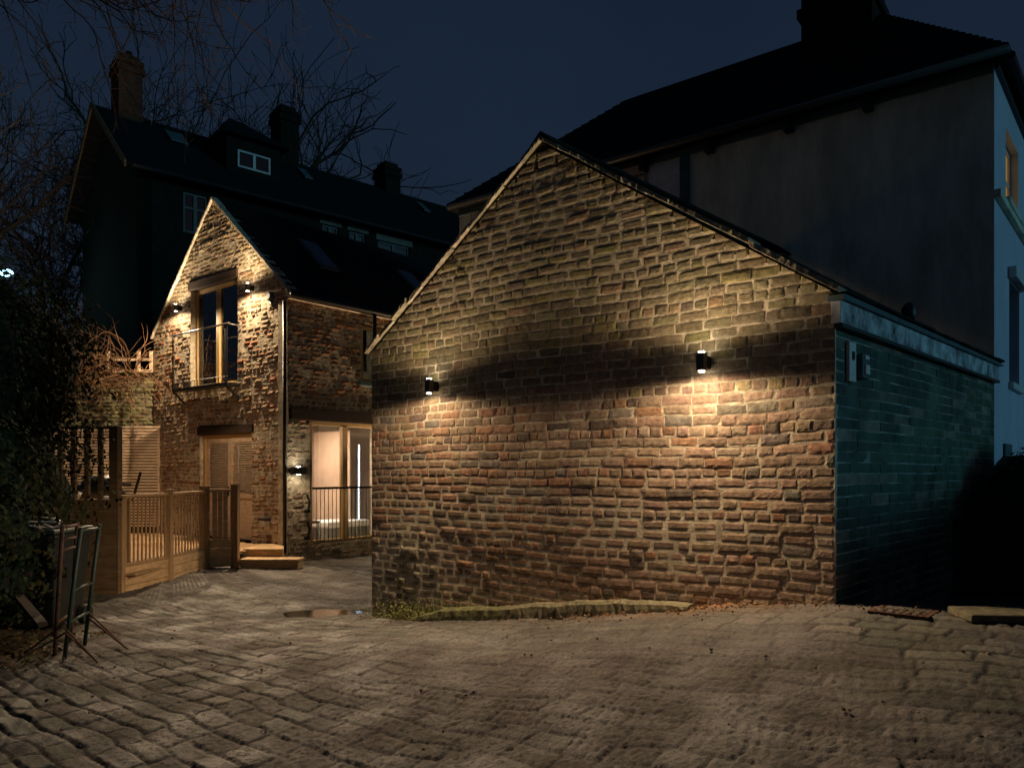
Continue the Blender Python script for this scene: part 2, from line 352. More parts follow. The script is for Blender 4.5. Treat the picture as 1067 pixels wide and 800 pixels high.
# ------------------------------------------------------------------ brickwork
def brickwork(name, W, z0, prof, openings, colf, parent, mats, course=.085, blen=.245, relief=.010, mort=.014,
              wave=.012, nx=7, nz=4, joint=.012, thick=.28, seed=1, erode=None, header_every=4, s0=0.0, s1=None, ragged=True, baserow=None):
    """one mesh: every brick modelled, mortar bed behind. prof: list of (s,z) for the top edge"""
    r = random.Random(seed); rg = np.random.default_rng(seed)
    ps = np.array([q[0] for q in prof]); pz = np.array([q[1] for q in prof]); ia = int(np.argmax(pz))
    s1 = W.L if s1 is None else s1
    def span(z):
        a, b = s0, s1
        if ia > 0 and z > pz[0]: a = max(a, float(np.interp(z, pz[:ia+1], ps[:ia+1])))
        if ia < len(pz) - 1 and z > pz[-1]: b = min(b, float(np.interp(z, pz[ia:][::-1], ps[ia:][::-1])))
        return a, b
    mb = MB()
    nrow = int(math.ceil((pz.max() - z0) / course))
    ga, gb = np.meshgrid(np.linspace(0, 1, nx), np.linspace(0, 1, nz))
    ring = [(0, i) for i in range(nx)] + [(j, nx-1) for j in range(1, nz)] + [(nz-1, i) for i in range(nx-2, -1, -1)] + [(j, 0) for j in range(nz-2, 0, -1)]
    ridx = [j * nx + i for j, i in ring]; nr = len(ridx)
    fq = [(j*nx+i, j*nx+i+1, (j+1)*nx+i+1, (j+1)*nx+i) for j in range(nz-1) for i in range(nx-1)]
    fs = fq + [(ridx[(k+1) % nr], ridx[k], nx*nz+k, nx*nz+(k+1) % nr) for k in range(nr)]
    edge = np.minimum(np.minimum(ga, 1-ga) * (nx-1), np.minimum(gb, 1-gb) * (nz-1)) < .5
    rowoff = [r.gauss(0, 1) for _ in range(nrow + 2)]
    for k in range(nrow):
        za = z0 + k * course; zb = za + course; zm = (za + zb) / 2
        if zm > pz.max() - .02: continue
        a, b = span(za + .004)
        iv = [(a, b)]
        for (o0, o1, q0, q1) in openings:
            if q0 < zm < q1:
                nv = []
                for (x, y) in iv:
                    if o1 <= x or o0 >= y: nv.append((x, y)); continue
                    if o0 > x: nv.append((x, o0))
                    if o1 < y: nv.append((o1, y))
                iv = nv
        for (x, y) in iv:
            if y - x < .03: continue
            # mortar bed
            seg = max(1, int((y - x) / .35)); 
            for q in range(seg):
                m0 = x + (y - x) * q / seg; m1 = x + (y - x) * (q + 1) / seg
                w0 = wave * float(sn(m0, zm, .55, 1)); w1 = wave * float(sn(m1, zm, .55, 1))
                g0 = relief * 1.2 * float(sn(m0, zm, 1.1, 2)); g1 = relief * 1.2 * float(sn(m1, zm, 1.1, 2))
                wt0 = wave * float(sn(m0, zm + course, .55, 1)); wt1 = wave * float(sn(m1, zm + course, .55, 1))
                c0_ = float(np.interp(m0, ps, pz)); c1_ = float(np.interp(m1, ps, pz))
                l0, l1, h0, h1 = min(za+w0, c0_-.002), min(za+w1, c1_-.002), min(zb+wt0, c0_), min(zb+wt1, c1_)
                mb.hexa([W.p(m0, l0, g0-mort), W.p(m1, l1, g1-mort), W.p(m1, l1, -thick), W.p(m0, l0, -thick),
                         W.p(m0, h0, g0-mort), W.p(m1, h1, g1-mort), W.p(m1, h1, -thick), W.p(m0, h0, -thick)], 1)
            hd = (k % header_every == 1)
            cur = x + (0 if k % 2 else -blen * .5) 
            if hd: cur = x - blen * .25
            while cur < y - .01:
                ln = (blen * .5 if hd else blen) * r.uniform(.9, 1.1)
                if not hd and r.random() < .16: ln *= .5
                c0 = max(cur, x); c1 = min(cur + ln, y); 
                if y - c1 < .05: c1 = y
                cur = c1 if c1 == y else cur + ln
                if c1 - c0 < .03: continue
                sm = (c0 + c1) / 2
                er = erode(sm, zm) if erode else 0.0
                j = joint * r.uniform(.75, 1.35) / 2
                j1 = j * (1 + er * r.uniform(0, 1.4))
                sag = r.gauss(0, .0012) * (1 + er * 3)
                s_ = (c0 + j1) + (c1 - c0 - 2 * j1) * ga
                z_ = (za + j) + (course - 2 * j) * gb * (1 - er * .12 * r.random()) + sag + (ga - .5) * r.gauss(0, .0016 * (1 + 3 * er))
                z_ = z_ + wave * sn(s_, zm + 0 * s_, .55, 1) * (1 - gb) + wave * sn(s_, zm + course + 0 * s_, .55, 1) * gb
                base = relief * (.45 * r.gauss(0, 1) + .5 * rowoff[k] * (.4 + .6 * math.sin(sm * .9 + k * 1.7) ** 2)) + relief * 1.2 * float(sn(sm, zm, 1.1, 2))
                base = max(base, -mort * .45 + relief * 1.2 * float(sn(sm, zm, 1.1, 2)))
                base += er * r.gauss(-.004, .012)
                e_ = base + relief * .30 * sn(s_ + k, z_, 9, 3) + relief * .22 * sn(s_, z_ + k, 27, 4) + (gb - .5) * r.gauss(0, relief * .35) + (ga - .5) * r.gauss(0, relief * .4)
                dome = (1 - (2*ga-1)**4) * (1 - (2*gb-1)**4)
                e_ = e_ + (er * .014 + relief * .15) * (dome - 1)
                e_ = np.where(edge, e_ - relief * .45 - .0012 * rg.random(ga.shape), e_)
                s_ = s_ + np.where(edge, rg.normal(0, .0016 * (1 + 2 * er), ga.shape), 0)
                z_ = z_ + np.where(edge, rg.normal(0, .0016 * (1 + 2 * er), ga.shape), 0)
                floor_ = relief * 1.2 * sn(s_, zm + 0 * s_, 1.1, 2) - mort + .003
                e_ = np.where(edge, e_, np.maximum(e_, floor_))
                z_ = np.minimum(z_, np.interp(s_, ps, pz) - .003)
                q = W.O[None, None, :] + W.d * s_[..., None] + W.n * e_[..., None]
                pts = np.dstack([q, z_]).reshape(-1, 3)
                back = pts[ridx].copy(); bk = -(mort + .03)
                back[:, :2] += W.n * (bk - e_.reshape(-1)[ridx])[:, None]
                mb.add(np.vstack([pts, back]), fs, 0, colf(sm, zm, r, hd))
    o = mb.build(name, mats, parent)
    return o

def mixc(a, b, t):
    t = max(0, min(1, t)); return tuple(x * (1 - t) + y * t for x, y in zip(a, b))
def jit(c, r, a=.22):
    k = 1 + r.uniform(-a, a); return tuple(max(.01, x * k * (1 + r.uniform(-.05, .05))) for x in c)

# ------------------------------------------------------------------ near brick outbuilding
ZE0, ZE1 = W_near.z_at(387, 366), W_near.z_at(870, 302)
SA = W_near.s_at(565); ZA = W_near.z_at(565, 147)
W_side = Wall(W_near.p(W_near.L, 0)[:2], (2.313 + .690 * 5.4, 5.5 + .724 * 5.4))
# length of the side wall until it meets the rendered house
W_side.L = W_side.s_at(1036)
near = empty('brick_outbuilding', (*W_near.p(0, 0)[:2], gz(*W_near.p(0, 0)[:2])),
             'low red brick outbuilding with pitched gable, lit by two wall lamps', 'outbuilding')
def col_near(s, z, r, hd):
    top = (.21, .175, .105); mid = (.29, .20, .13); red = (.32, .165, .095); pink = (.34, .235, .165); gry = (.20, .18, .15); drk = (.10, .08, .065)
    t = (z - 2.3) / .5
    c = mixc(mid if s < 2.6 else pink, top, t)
    x = r.random()
    if z < 2.2:
        pr = .32 if (s < 2.4 and z > 1.0) else .12
        if x < pr: c = red
        elif x < pr + .10: c = gry
        elif x < pr + .16: c = drk
    else:
        if x < .14: c = mixc(c, drk, .6)
        elif x < .26: c = mixc(c, (.25, .22, .08), .7)
        elif x < .33: c = mixc(c, red, .4)
    if s < 1.1 and z < .75 + .2 * math.sin(s * 3): c = mixc(gry, (.14, .13, .07), r.random() * .6)
    damp = math.exp(-((s - 2.2) / 1.1) ** 2 - ((z - .75) / .38) ** 2)
    c = mixc(c, (.16, .075, .035), damp * .95)
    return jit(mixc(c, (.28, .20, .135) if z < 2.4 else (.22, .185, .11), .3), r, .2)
def erode_near(s, z):
    a = math.exp(-((s - 1.1) / 1.1) ** 2 - ((z - .75) / .42) ** 2) * 1.1
    b = .55 * math.exp(-((s - 3.5) / .9) ** 2 - ((z - 1.05) / .25) ** 2)
    c = .35 * max(0, (z - 2.9))
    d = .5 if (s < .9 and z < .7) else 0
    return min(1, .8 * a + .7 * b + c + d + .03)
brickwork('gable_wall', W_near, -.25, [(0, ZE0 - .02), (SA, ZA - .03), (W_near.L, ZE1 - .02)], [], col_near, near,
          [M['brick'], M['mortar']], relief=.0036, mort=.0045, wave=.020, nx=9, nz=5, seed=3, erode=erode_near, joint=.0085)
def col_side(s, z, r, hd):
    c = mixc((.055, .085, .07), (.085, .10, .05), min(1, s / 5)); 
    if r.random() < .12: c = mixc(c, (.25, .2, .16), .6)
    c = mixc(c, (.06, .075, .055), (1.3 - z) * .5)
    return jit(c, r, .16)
sideh = W_side.z_at(872, 338); sideh2 = W_side.z_at(1035, 412)
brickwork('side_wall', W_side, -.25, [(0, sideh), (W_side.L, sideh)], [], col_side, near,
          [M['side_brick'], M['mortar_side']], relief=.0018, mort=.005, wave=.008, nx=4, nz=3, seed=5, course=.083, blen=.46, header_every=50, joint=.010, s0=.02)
# verge coping: uneven flat stones laid up both rakes, with the ends of the roof slates
mb = MB(); ms = MB()
for (a0, zz0, a1, zz1) in ((0 - .06, ZE0 - .03, SA, ZA), (SA, ZA, W_near.L + .05, ZE1 - .03)):
    Ls = math.hypot(a1 - a0, zz1 - zz0); n = int(Ls / .26)
    for i in range(n):
        t0 = i / n; t1 = (i + 1) / n - .004
        th = R.uniform(.03, .055); of = R.uniform(-.006, .012); ef = R.uniform(.025, .06)
        sa, sb = a0 + (a1-a0)*t0, a0 + (a1-a0)*t1; za, zb = zz0 + (zz1-zz0)*t0 + of, zz0 + (zz1-zz0)*t1 + of + R.uniform(-.006, .006)
        c = jit((.27, .24, .17), R, .3)
        k = 5
        for q in range(k):
            x0 = q / k; x1 = (q + 1) / k
            jf = [R.uniform(-.008, .008) for _ in range(2)]
            p0 = (sa + (sb-sa)*x0, za + (zb-za)*x0); p1 = (sa + (sb-sa)*x1, za + (zb-za)*x1)
            mb.hexa([W_near.p(p0[0], p0[1], ef + jf[0]), W_near.p(p1[0], p1[1], ef + jf[1]), W_near.p(p1[0], p1[1], -.22), W_near.p(p0[0], p0[1], -.22),
                     W_near.p(p0[0], p0[1]+th, ef - .008), W_near.p(p1[0], p1[1]+th, ef - .008), W_near.p(p1[0], p1[1]+th, -.22), W_near.p(p0[0], p0[1]+th, -.22)], 0, c)
mb.build('coping', M['stone'], near)
# roof: two slopes running back
rd = W_side.d; RL = W_side.L
def pt3(W, s, z, e=0): return np.array(W.p(s, z, e))
mb = MB()
back = np.array([rd[0] * RL, rd[1] * RL, 0])
A = pt3(W_near, SA, ZA - .03, -.24); B = pt3(W_near, W_near.L + .06, ZE1 - .07, -.24); D = pt3(W_near, -.1, ZE0 - .09, -.24)
for P0, P1 in ((A, B), (D, A)):
    rows = 14
    for i in range(rows):
        q0 = P0 + (P1 - P0) * i / rows; q1 = P0 + (P1 - P0) * (i + 1) / rows
        lift = .014
        u_ = np.array([0, 0, lift])
        low_first = q0[2] < q1[2]
        a_, b_ = (q0 + u_, q1) if low_first else (q0, q1 + u_)
        mb.prism([a_, b_, b_ + np.array([0, 0, .02]), a_ + np.array([0, 0, .02])], back, 0)
mb.build('roof', M['slate'], near)
mb = MB(); t = pt3(W_near, SA, ZA + .03, 0)
for i in range(12):
    o_ = np.array([rd[0], rd[1], 0]) * (i * .44 - .03)
    a_ = t + o_; l = np.array([*W_near.d, 0])
    mb.prism([a_ - l*.13 - np.array([0,0,.06]), a_ + np.array([0,0,.055]), a_ + l*.13 - np.array([0,0,.06]), a_ + l*.10 - np.array([0,0,.08]), a_ + np.array([0,0,.02]), a_ - l*.10 - np.array([0,0,.08])], np.array([rd[0], rd[1], 0]) * .43)
mb.build('ridge_tile', M['dark_brick'], near)
# boxed fascia along the side eave, peeling white, and a flat lead flashing above it
mb = MB(); mb.wbox(W_side, -.02, W_side.L, sideh, W_side.z_at(872, 315), -.02, .05); fz = W_side.z_at(872, 315)
fa = mb.build('fascia', M['peeling'], near, bevel=.004)
mb = MB(); mb.wbox(W_side, -.02, W_side.L, fz + .003, fz + .045, -.05, .075); mb.build('gutter_board', M['lead'], near, bevel=.004)
mb = MB(); mb.wbox(W_side, -.02, W_side.L, sideh - .03, sideh - .002, .0, .06); mb.build('drip_rail', M['black'], near)
mb = MB()
for i in range(16):
    a0 = i * W_side.L / 16
    mb.wbox(W_side, a0, a0 + W_side.L / 16 - .01, fz + .046 + R.uniform(0, .006), fz + .062 + R.uniform(0, .012), -.2, .10 + R.uniform(-.012, .012))
mb.build('eaves_slates', M['slate'], near)

# blank panel and meter box fixed to the side wall
def wall_item(name, u0, u1, v0, v1, W, e, m, label, cat):
    a0, a1 = W.s_at(u0), W.s_at(u1); z1 = W.z_at(u0, v0); z0_ = W.z_at(u0, v1)
    o = empty(name, W.p(a0, z0_), label, cat)
    mb = MB(); mb.wbox(W, a0, a1, z0_, z1, .004, e); mb.build('plate', m, o, bevel=.004)
    return o, a0, a1, z0_, z1
o, a0, a1, q0, q1 = wall_item('wall_sign', 881, 888, 356, 397, W_side, .03, M['white_paint'], 'narrow pale board screwed to the dark side wall near its corner', 'sign')
mb = MB(); mb.wbox(W_side, a0 + .05, a1 - .05, q0 + .16, q0 + .22, .031, .04); mb.build('latch', M['black'], o)
o, a0, a1, q0, q1 = wall_item('meter_box', 890.5, 897.5, 369, 394, W_side, .06, M['lead'], 'small grey meter box beside the pale board on the side wall', 'meter box')
mb = MB(); mb.wbox(W_side, a0 + .03, a1 - .03, q0 + .03, q0 + .10, .061, .075); mb.build('cover', M['white_paint'], o)
mb = MB(); mb.wbox(W_side, a0 + .03, a1 - .03, q0 + .14, q0 + .17, .061, .07); mb.build('dial', M['white_paint'], o)
# flue with a cowl above the side eave
px = pt3(W_side, W_side.s_at(947, -.3), 0, -.3)
zc = EYE + (HV - 330) / F * px[1]
o = empty('roof_flue', (px[0], px[1], zc - .35), 'short black flue with bulbous cowl rising above the side eave', 'flue')
mb = MB(); mb.tube([(px[0], px[1], zc - .35), (px[0], px[1], zc - .02)], .035, 10); mb.build('pipe', M['black'], o)
mb = MB(); mb.tube([(px[0], px[1], zc - .05), (px[0], px[1], zc), (px[0], px[1], zc + .08), (px[0], px[1], zc + .12), (px[0], px[1], zc + .145)], [.045, .068, .068, .045, .01], 12); mb.build('cowl', M['black'], o, smooth=True)

# mossy kerb stones along the foot of the gable wall
a0, a1 = W_near.s_at(428, .14), W_near.s_at(722, .12)
root = None; n = 5
for i in range(n):
    s_a = a0 + (a1 - a0) * i / n; s_b = a0 + (a1 - a0) * (i + 1) / n - .008
    m_ = W_near.p((s_a + s_b) / 2, 0, .1)
    mb = MB(); k = 22
    rings = []
    for q in range(k + 1):
        s_ = s_a + (s_b - s_a) * q / k
        g = gz(*W_near.p(s_, 0, .12)[:2])
        hh = .135 + .012 * float(sn(s_, 0, 3, 2)); 
        if i == 0: hh *= min(1, .25 + q / k * 1.1)
        if i == n - 1: hh *= max(.35, 1 - q / k * .6)
        e1 = .19 + .016 * float(sn(s_, 2, 2.2, 1)) + R.uniform(-.006, .006)
        prof_ = [(.02, -.12), (.02, hh * .9), (.07, hh), (e1 - .05, hh * .98), (e1 - .01, hh * .8), (e1, hh * .4), (e1 + .01, -.12)]
        rings.append([W_near.p(s_, g + z + (R.uniform(-.004, .004) if z > 0 else 0), e + (R.uniform(-.003, .003) + .008 * float(sn(s_, z, 9, 3)) if z > 0 else 0)) for e, z in prof_])
    vs = [p for r_ in rings for p in r_]; m7 = 7
    fs = [(a*m7+b, (a+1)*m7+b, (a+1)*m7+b+1, a*m7+b+1) for a in range(k) for b in range(m7-1)]
    fs += [tuple(range(m7)), tuple(k*m7 + b for b in range(m7-1, -1, -1))]
    mb.add(vs, fs, 0, (.13, .125, .06) if i in (0, 1) else (.16, .14, .085))
    o = mb.build('kerb_stone', M['stone'], None, smooth=False)
    tag(o, ['mossy kerb stone tapering to a point below the left wall lamp', 'second mossy kerb stone from the left along the gable foot', 'middle kerb stone of the five along the gable foot',
            'kerb stone right of the middle one along the gable foot', 'rightmost low kerb stone beside the orange soil'][i], 'kerb stone', 'kerb stones along the gable foot')

# ------------------------------------------------------------------ wall lamps
def light_spot(name, parent, loc, up, energy, color, size=177, radius=.03):
    ld = bpy.data.lights.new(name, 'SPOT'); ld.energy = energy; ld.color = color
    ld.spot_size = math.radians(size); ld.spot_blend = .5 if up else .35; ld.shadow_soft_size = radius * (3 if up else 1)
    ld.use_nodes = True; nt = ld.node_tree; em = nt.nodes.get('Emission') or nt.nodes.new('ShaderNodeEmission')
    fo = nt.nodes.new('ShaderNodeLightFalloff'); fo.inputs['Strength'].default_value = 1; fo.inputs['Smooth'].default_value = .25
    m1 = nt.nodes.new('ShaderNodeMath'); m1.operation = 'MULTIPLY_ADD'; m1.inputs[1].default_value = .0
    nt.links.new(fo.outputs['Constant'], m1.inputs[0])
    m2 = nt.nodes.new('ShaderNodeMath'); m2.operation = 'MULTIPLY'; m2.inputs[1].default_value = .62
    nt.links.new(fo.outputs['Linear'], m2.inputs[0]); nt.links.new(m2.outputs[0], m1.inputs[2])
    m3 = nt.nodes.new('ShaderNodeMath'); m3.operation = 'MULTIPLY_ADD'; m3.inputs[1].default_value = .75
    nt.links.new(fo.outputs['Quadratic'], m3.inputs[0]); nt.links.new(m1.outputs[0], m3.inputs[2])
    # luminaire distribution: strongest along the wall it is fixed to, weaker straight out from it
    tcn = nt.nodes.new('ShaderNodeTexCoord'); sx = nt.nodes.new('ShaderNodeSeparateXYZ'); nt.links.new(tcn.outputs['Normal'], sx.inputs[0])
    ab = nt.nodes.new('ShaderNodeMath'); ab.operation = 'ABSOLUTE'; nt.links.new(sx.outputs[1], ab.inputs[0])
    mr = nt.nodes.new('ShaderNodeMapRange'); mr.inputs['From Min'].default_value = .15; mr.inputs['From Max'].default_value = .6 if up else .95
    mr.inputs['To Min'].default_value = 1; mr.inputs['To Max'].default_value = .22 if up else .38
    nt.links.new(ab.outputs[0], mr.inputs[0])
    mm = nt.nodes.new('ShaderNodeMath'); mm.operation = 'MULTIPLY'; nt.links.new(m3.outputs[0], mm.inputs[0]); nt.links.new(mr.outputs[0], mm.inputs[1])
    nt.links.new(mm.outputs[0], em.inputs['Strength'])
    o = bpy.data.objects.new(name, ld); C.objects.link(o); o.parent = parent; o.location = loc
    o.rotation_euler = (math.pi, 0, 0) if up else (0, 0, 0)
    return o
def wall_lamp(W, u, v, label, eup, edn, group=None, h=.14, wd=.065, dp=.065, gap=.085, colr=(1, .735, .47), name='wall_lamp', lensm='lens'):
    s_ = W.s_at(u, gap + dp / 2); z = W.z_at(u, v, gap + dp / 2)
    loc = W.p(s_, z, 0)
    o = empty(name, (0, 0, 0), label, 'wall lamp', group)
    mb = MB(); mb.box(-wd*.35, wd*.35, -gap-.002, .012, .02, h - .02); mb.build('bracket', M['black'], o, bevel=.003)
    mb = MB(); mb.box(-wd/2, wd/2, -gap-dp, -gap, 0, h); mb.build('lamp_housing', M['copper'], o, bevel=.006)
    for up in (0, 1):
        mb = MB(); n = 14; zz = h + .003 if up else -.003
        cy = -gap - dp/2
        mb.tube([(0, cy, zz - .002), (0, cy, zz + (.004 if up else -.008))], min(wd, dp) * .36, n); mb.build('lens', M[lensm], o)
    light_spot('down_light', o, (0, -gap - dp*.8, -.02), False, edn, colr)
    light_spot('up_light', o, (0, -gap - dp*.8, h + .02), True, eup, colr)
    o.location = loc
    o.rotation_euler = (0, 0, math.atan2(W.n[0], -W.n[1]))
    return o
GL = 'up and down wall lamps'
wall_lamp(W_near, 447, 409, 'left wall lamp on the near gable wall, above the eroded bricks', 60, 80, GL)
wall_lamp(W_near, 731, 386, 'right wall lamp on the near gable wall, bright over the pale bricks', 84, 112, GL)

# ------------------------------------------------------------------ far barn: gable wall and long side
W_bg = Wall(((160-533.5)/F*17.3, 17.3), ((300-533.5)/F*14.0, 14.0))
W_bs = Wall(W_bg.p(W_bg.L, 0)[:2], (W_bg.p(W_bg.L, 0)[0] + .61 * 9, 14.0 + .79 * 9))
barn = empty('brick_barn', (*W_bg.p(0, 0)[:2], 0), 'tall two storey brick barn with steep gable and oak framed glazing', 'barn')
bz0, bz1 = W_bg.z_at(160, 350), W_bg.z_at(300, 302)
bsA = W_bg.s_at(222); bzA = W_bg.z_at(222, 209)
gw = (W_bg.s_at(198), W_bg.s_at(247), W_bg.z_at(222, 402), W_bg.z_at(222, 296))       # tall window
gd = (W_bg.s_at(208), W_bg.s_at(262), .22, W_bg.z_at(235, 452))                        # louvred doors
def col_barn(s, z, r, hd):
    c = (.30, .215, .13); x = r.random()
    if x < .12: c = (.30, .14, .075)
    elif x < .25: c = (.17, .14, .10)
    elif x < .36: c = (.35, .28, .19)
    if z < 2.2: c = mixc(c, (.22, .11, .05), .55)
    if z > 5.2: c = mixc(c, (.22, .18, .10), .5)
    return jit(c, r, .25)
def erode_barn(s, z): return .45 if z < 4.2 else .3
dkl = W_bg.z_at(235, 443)
brickwork('gable_wall', W_bg, -.3, [(0, bz0), (bsA, bzA), (W_bg.L, bz1)],
          [gw, (gw[0] - .04, gw[1] + .04, gw[3], gw[3] + .17), (gd[0], gd[1], -1, gd[3]), (gd[0] - .06, gd[1] + .06, gd[3], gd[3] + .17)],
          col_barn, barn, [M['brick'], M['mortar']], relief=.0085, mort=.010, wave=.03, nx=5, nz=3, seed=8, erode=erode_barn, joint=.013, s1=W_bg.L - .03)
pd = (W_bs.s_at(323.5), W_bs.s_at(323.5) + 1.72, .20, W_bs.z_at(323, 438))                 # patio doors
uw = (1.74, 2.75, W_bs.z_at(385, 398), W_bs.z_at(385, 340))
evz = W_bs.z_at(302, 309)
def col_bs(s, z, r, hd):
    c = (.30, .15, .075) if z > 2.8 else (.38, .29, .20); x = r.random()
    if x < .2: c = mixc(c, (.16, .11, .08), .7)
    elif x < .35: c = mixc(c, (.36, .27, .16), .6)
    return jit(c, r, .25)
brickwork('side_wall', W_bs, -.3, [(0, evz), (9, evz)],
          [pd, uw, (0.02, 2.6, pd[3], pd[3] + .22)], col_bs, barn, [M['brick'], M['mortar']], relief=.008, mort=.010, wave=.022, nx=5, nz=3, seed=9,
          erode=erode_barn, joint=.013, s0=-.01, s1=9)
# lintels
mb = MB(); mb.wbox(W_bg, gw[0] - .04, gw[1] + .04, gw[3] + .002, gw[3] + .165, -.25, .03); mb.build('lintel', M['dark_wood'], barn, bevel=.006)
mb = MB(); mb.wbox(W_bg, gd[0] - .06, gd[1] + .06, gd[3] + .002, gd[3] + .165, -.25, .03); mb.build('lintel', M['dark_wood'], barn, bevel=.006)
mb = MB(); mb.wbox(W_bs, .04, 2.6, pd[3] + .002, pd[3] + .215, -.25, .05); mb.build('lintel', M['dark_wood'], barn, bevel=.006)
# verge of the gable: pale pointed edge
mb = MB()
for (a0, zz0, a1, zz1) in ((-.05, bz0 - .06, bsA, bzA + .02), (bsA, bzA + .02, W_bg.L + .03, bz1 - .03)):
    n = 26
    for i in range(n):
        t0 = i / n; t1 = (i + 1) / n; j = R.uniform(-.008, .008)
        sa, sb = a0 + (a1-a0)*t0, a0 + (a1-a0)*t1; za, zb = zz0 + (zz1-zz0)*t0 + j, zz0 + (zz1-zz0)*t1 + j
        mb.hexa([W_bg.p(sa, za, .045), W_bg.p(sb, zb, .045), W_bg.p(sb, zb, -.2), W_bg.p(sa, za, -.2), W_bg.p(sa, za+.05, .045), W_bg.p(sb, zb+.05, .045), W_bg.p(sb, zb+.05, -.2), W_bg.p(sa, za+.05, -.2)], 0, jit((.42, .38, .28), R, .15))
mb.build('coping', M['stone'], barn)
bd = np.array([*W_bs.d, 0])
mb = MB()
A = pt3(W_bg, bsA, bzA + .05, -.12); B = pt3(W_bg, W_bg.L + .10, evz + .03, -.03); D = pt3(W_bg, -.12, bz0 - .08, -.12)
for P0, P1 in ((A, B), (D, A)):
    rows = 16
    for i in range(rows):
        q0 = P0 + (P1 - P0) * i / rows; q1 = P0 + (P1 - P0) * (i + 1) / rows; u_ = np.array([0, 0, .02])
        a_, b_ = (q0 + u_, q1) if q0[2] < q1[2] else (q0, q1 + u_)
        mb.prism([a_, b_, b_ + np.array([0, 0, .03]), a_ + np.array([0, 0, .03])], bd * 9.2, 0)
mb.build('roof', M['slate'], barn)
# rooflights on the slope facing the yard
slope = (B - A); slope_n = np.cross(bd, slope); slope_n /= np.linalg.norm(slope_n); 
if slope_n[2] < 0: slope_n = -slope_n
for (f0, f1, l0, l1) in ((.30, .62, 1.35, 1.85), (.34, .66, 4.1, 4.6)):
    mb = MB(); p0 = A + slope * f0 + bd * l0 + slope_n * .045
    mb.prism([p0, p0 + slope * (f1-f0), p0 + slope * (f1-f0) + bd * (l1-l0), p0 + bd * (l1-l0)], slope_n * .05); rl = mb.build('rooflight', M['lead'], barn)
    mb = MB(); e_ = slope_n * .052; p1 = p0 + bd * .05 + slope * .02 + e_
    mb.prism([p1, p1 + slope * (f1-f0-.04), p1 + slope * (f1-f0-.04) + bd * (l1-l0-.1), p1 + bd * (l1-l0-.1)], slope_n * .006); mb.build('pane', M['dark_glass'], rl)
# eaves gutter in sections
mb = MB()
mb.wbox(W_bs, -.02, 9, evz - .05, evz + .03, .0, .07); mb.build('fascia', M['slats'], barn, bevel=.006)
mb = MB(); mb.tube([W_bs.p(-.02, evz + .03, .12), W_bs.p(9, evz + .03, .12)], .045, 8); mb.build('gutter', M['black'], barn, smooth=True)
mb = MB(); mb.tube([W_bg.p(W_bg.L - .0, evz - .1, .07), W_bg.p(W_bg.L, .1, .07)], .035, 8); mb.build('downpipe', M['black'], barn, smooth=True)
mb = MB(); c_ = W_bs.p(2.02, 0, .09); mb.tube([(c_[0], c_[1], 4.9), (c_[0], c_[1], 3.6)], .04, 8); mb.build('downpipe', M['black'], barn, smooth=True)

def glazed(W, o, leaves, parent, fm, gm, e0=-.10, e1=-.02, fr=.07, name='window', sill=None, rails=None):
    """frame with vertical divisions; pane as sub-part"""
    s0, s1, z0, z1 = o
    mb = MB()
    mb.wbox(W, s0, s1, z1 - fr, z1, e0, e1); mb.wbox(W, s0, s1, z0, z0 + fr, e0, e1)
    mb.wbox(W, s0, s0 + fr, z0 + fr, z1 - fr, e0, e1); mb.wbox(W, s1 - fr, s1, z0 + fr, z1 - fr, e0, e1)
    for i in range(1, leaves):
        c = s0 + (s1 - s0) * i / leaves
        mb.wbox(W, c - fr * .8, c + fr * .8, z0 + fr, z1 - fr, e0 + .005, e1 + .01)
    for (zr, t) in (rails or []):
        mb.wbox(W, s0 + fr, s1 - fr, zr - t, zr + t, e0 + .01, e1 - .006)
    f = mb.build(name, fm, parent, bevel=.004)
    mb = MB(); mb.wbox(W, s0 + fr*.8, s1 - fr*.8, z0 + fr*.8, z1 - fr*.8, (e0+e1)/2 - .004, (e0+e1)/2 + .004); mb.build('pane', gm, f)
    if sill is not None:
        mb = MB(); mb.wbox(W, s0 - .06, s1 + .06, z0 - .09, z0 - .003, -.1, .06); mb.build('sill', sill, f, bevel=.004)
    return f
f = glazed(W_bg, gw, 2, barn, M['oak'], M['glass'], name='window', e0=-.2, e1=-.12, fr=.075)
# dark rooms behind
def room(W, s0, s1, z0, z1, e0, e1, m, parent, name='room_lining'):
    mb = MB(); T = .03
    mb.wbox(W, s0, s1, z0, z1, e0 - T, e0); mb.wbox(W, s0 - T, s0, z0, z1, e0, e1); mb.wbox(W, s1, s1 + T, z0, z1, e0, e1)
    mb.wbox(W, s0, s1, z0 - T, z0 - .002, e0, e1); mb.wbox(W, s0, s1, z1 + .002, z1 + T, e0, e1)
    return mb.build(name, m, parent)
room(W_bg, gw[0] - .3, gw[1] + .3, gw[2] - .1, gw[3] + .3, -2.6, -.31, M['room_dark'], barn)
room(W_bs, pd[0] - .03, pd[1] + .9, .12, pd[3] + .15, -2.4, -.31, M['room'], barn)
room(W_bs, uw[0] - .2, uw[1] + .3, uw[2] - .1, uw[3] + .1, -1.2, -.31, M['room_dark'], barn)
glazed(W_bs, uw, 2, barn, M['oak'], M['glass'], fr=.07, sill=M['lead'])
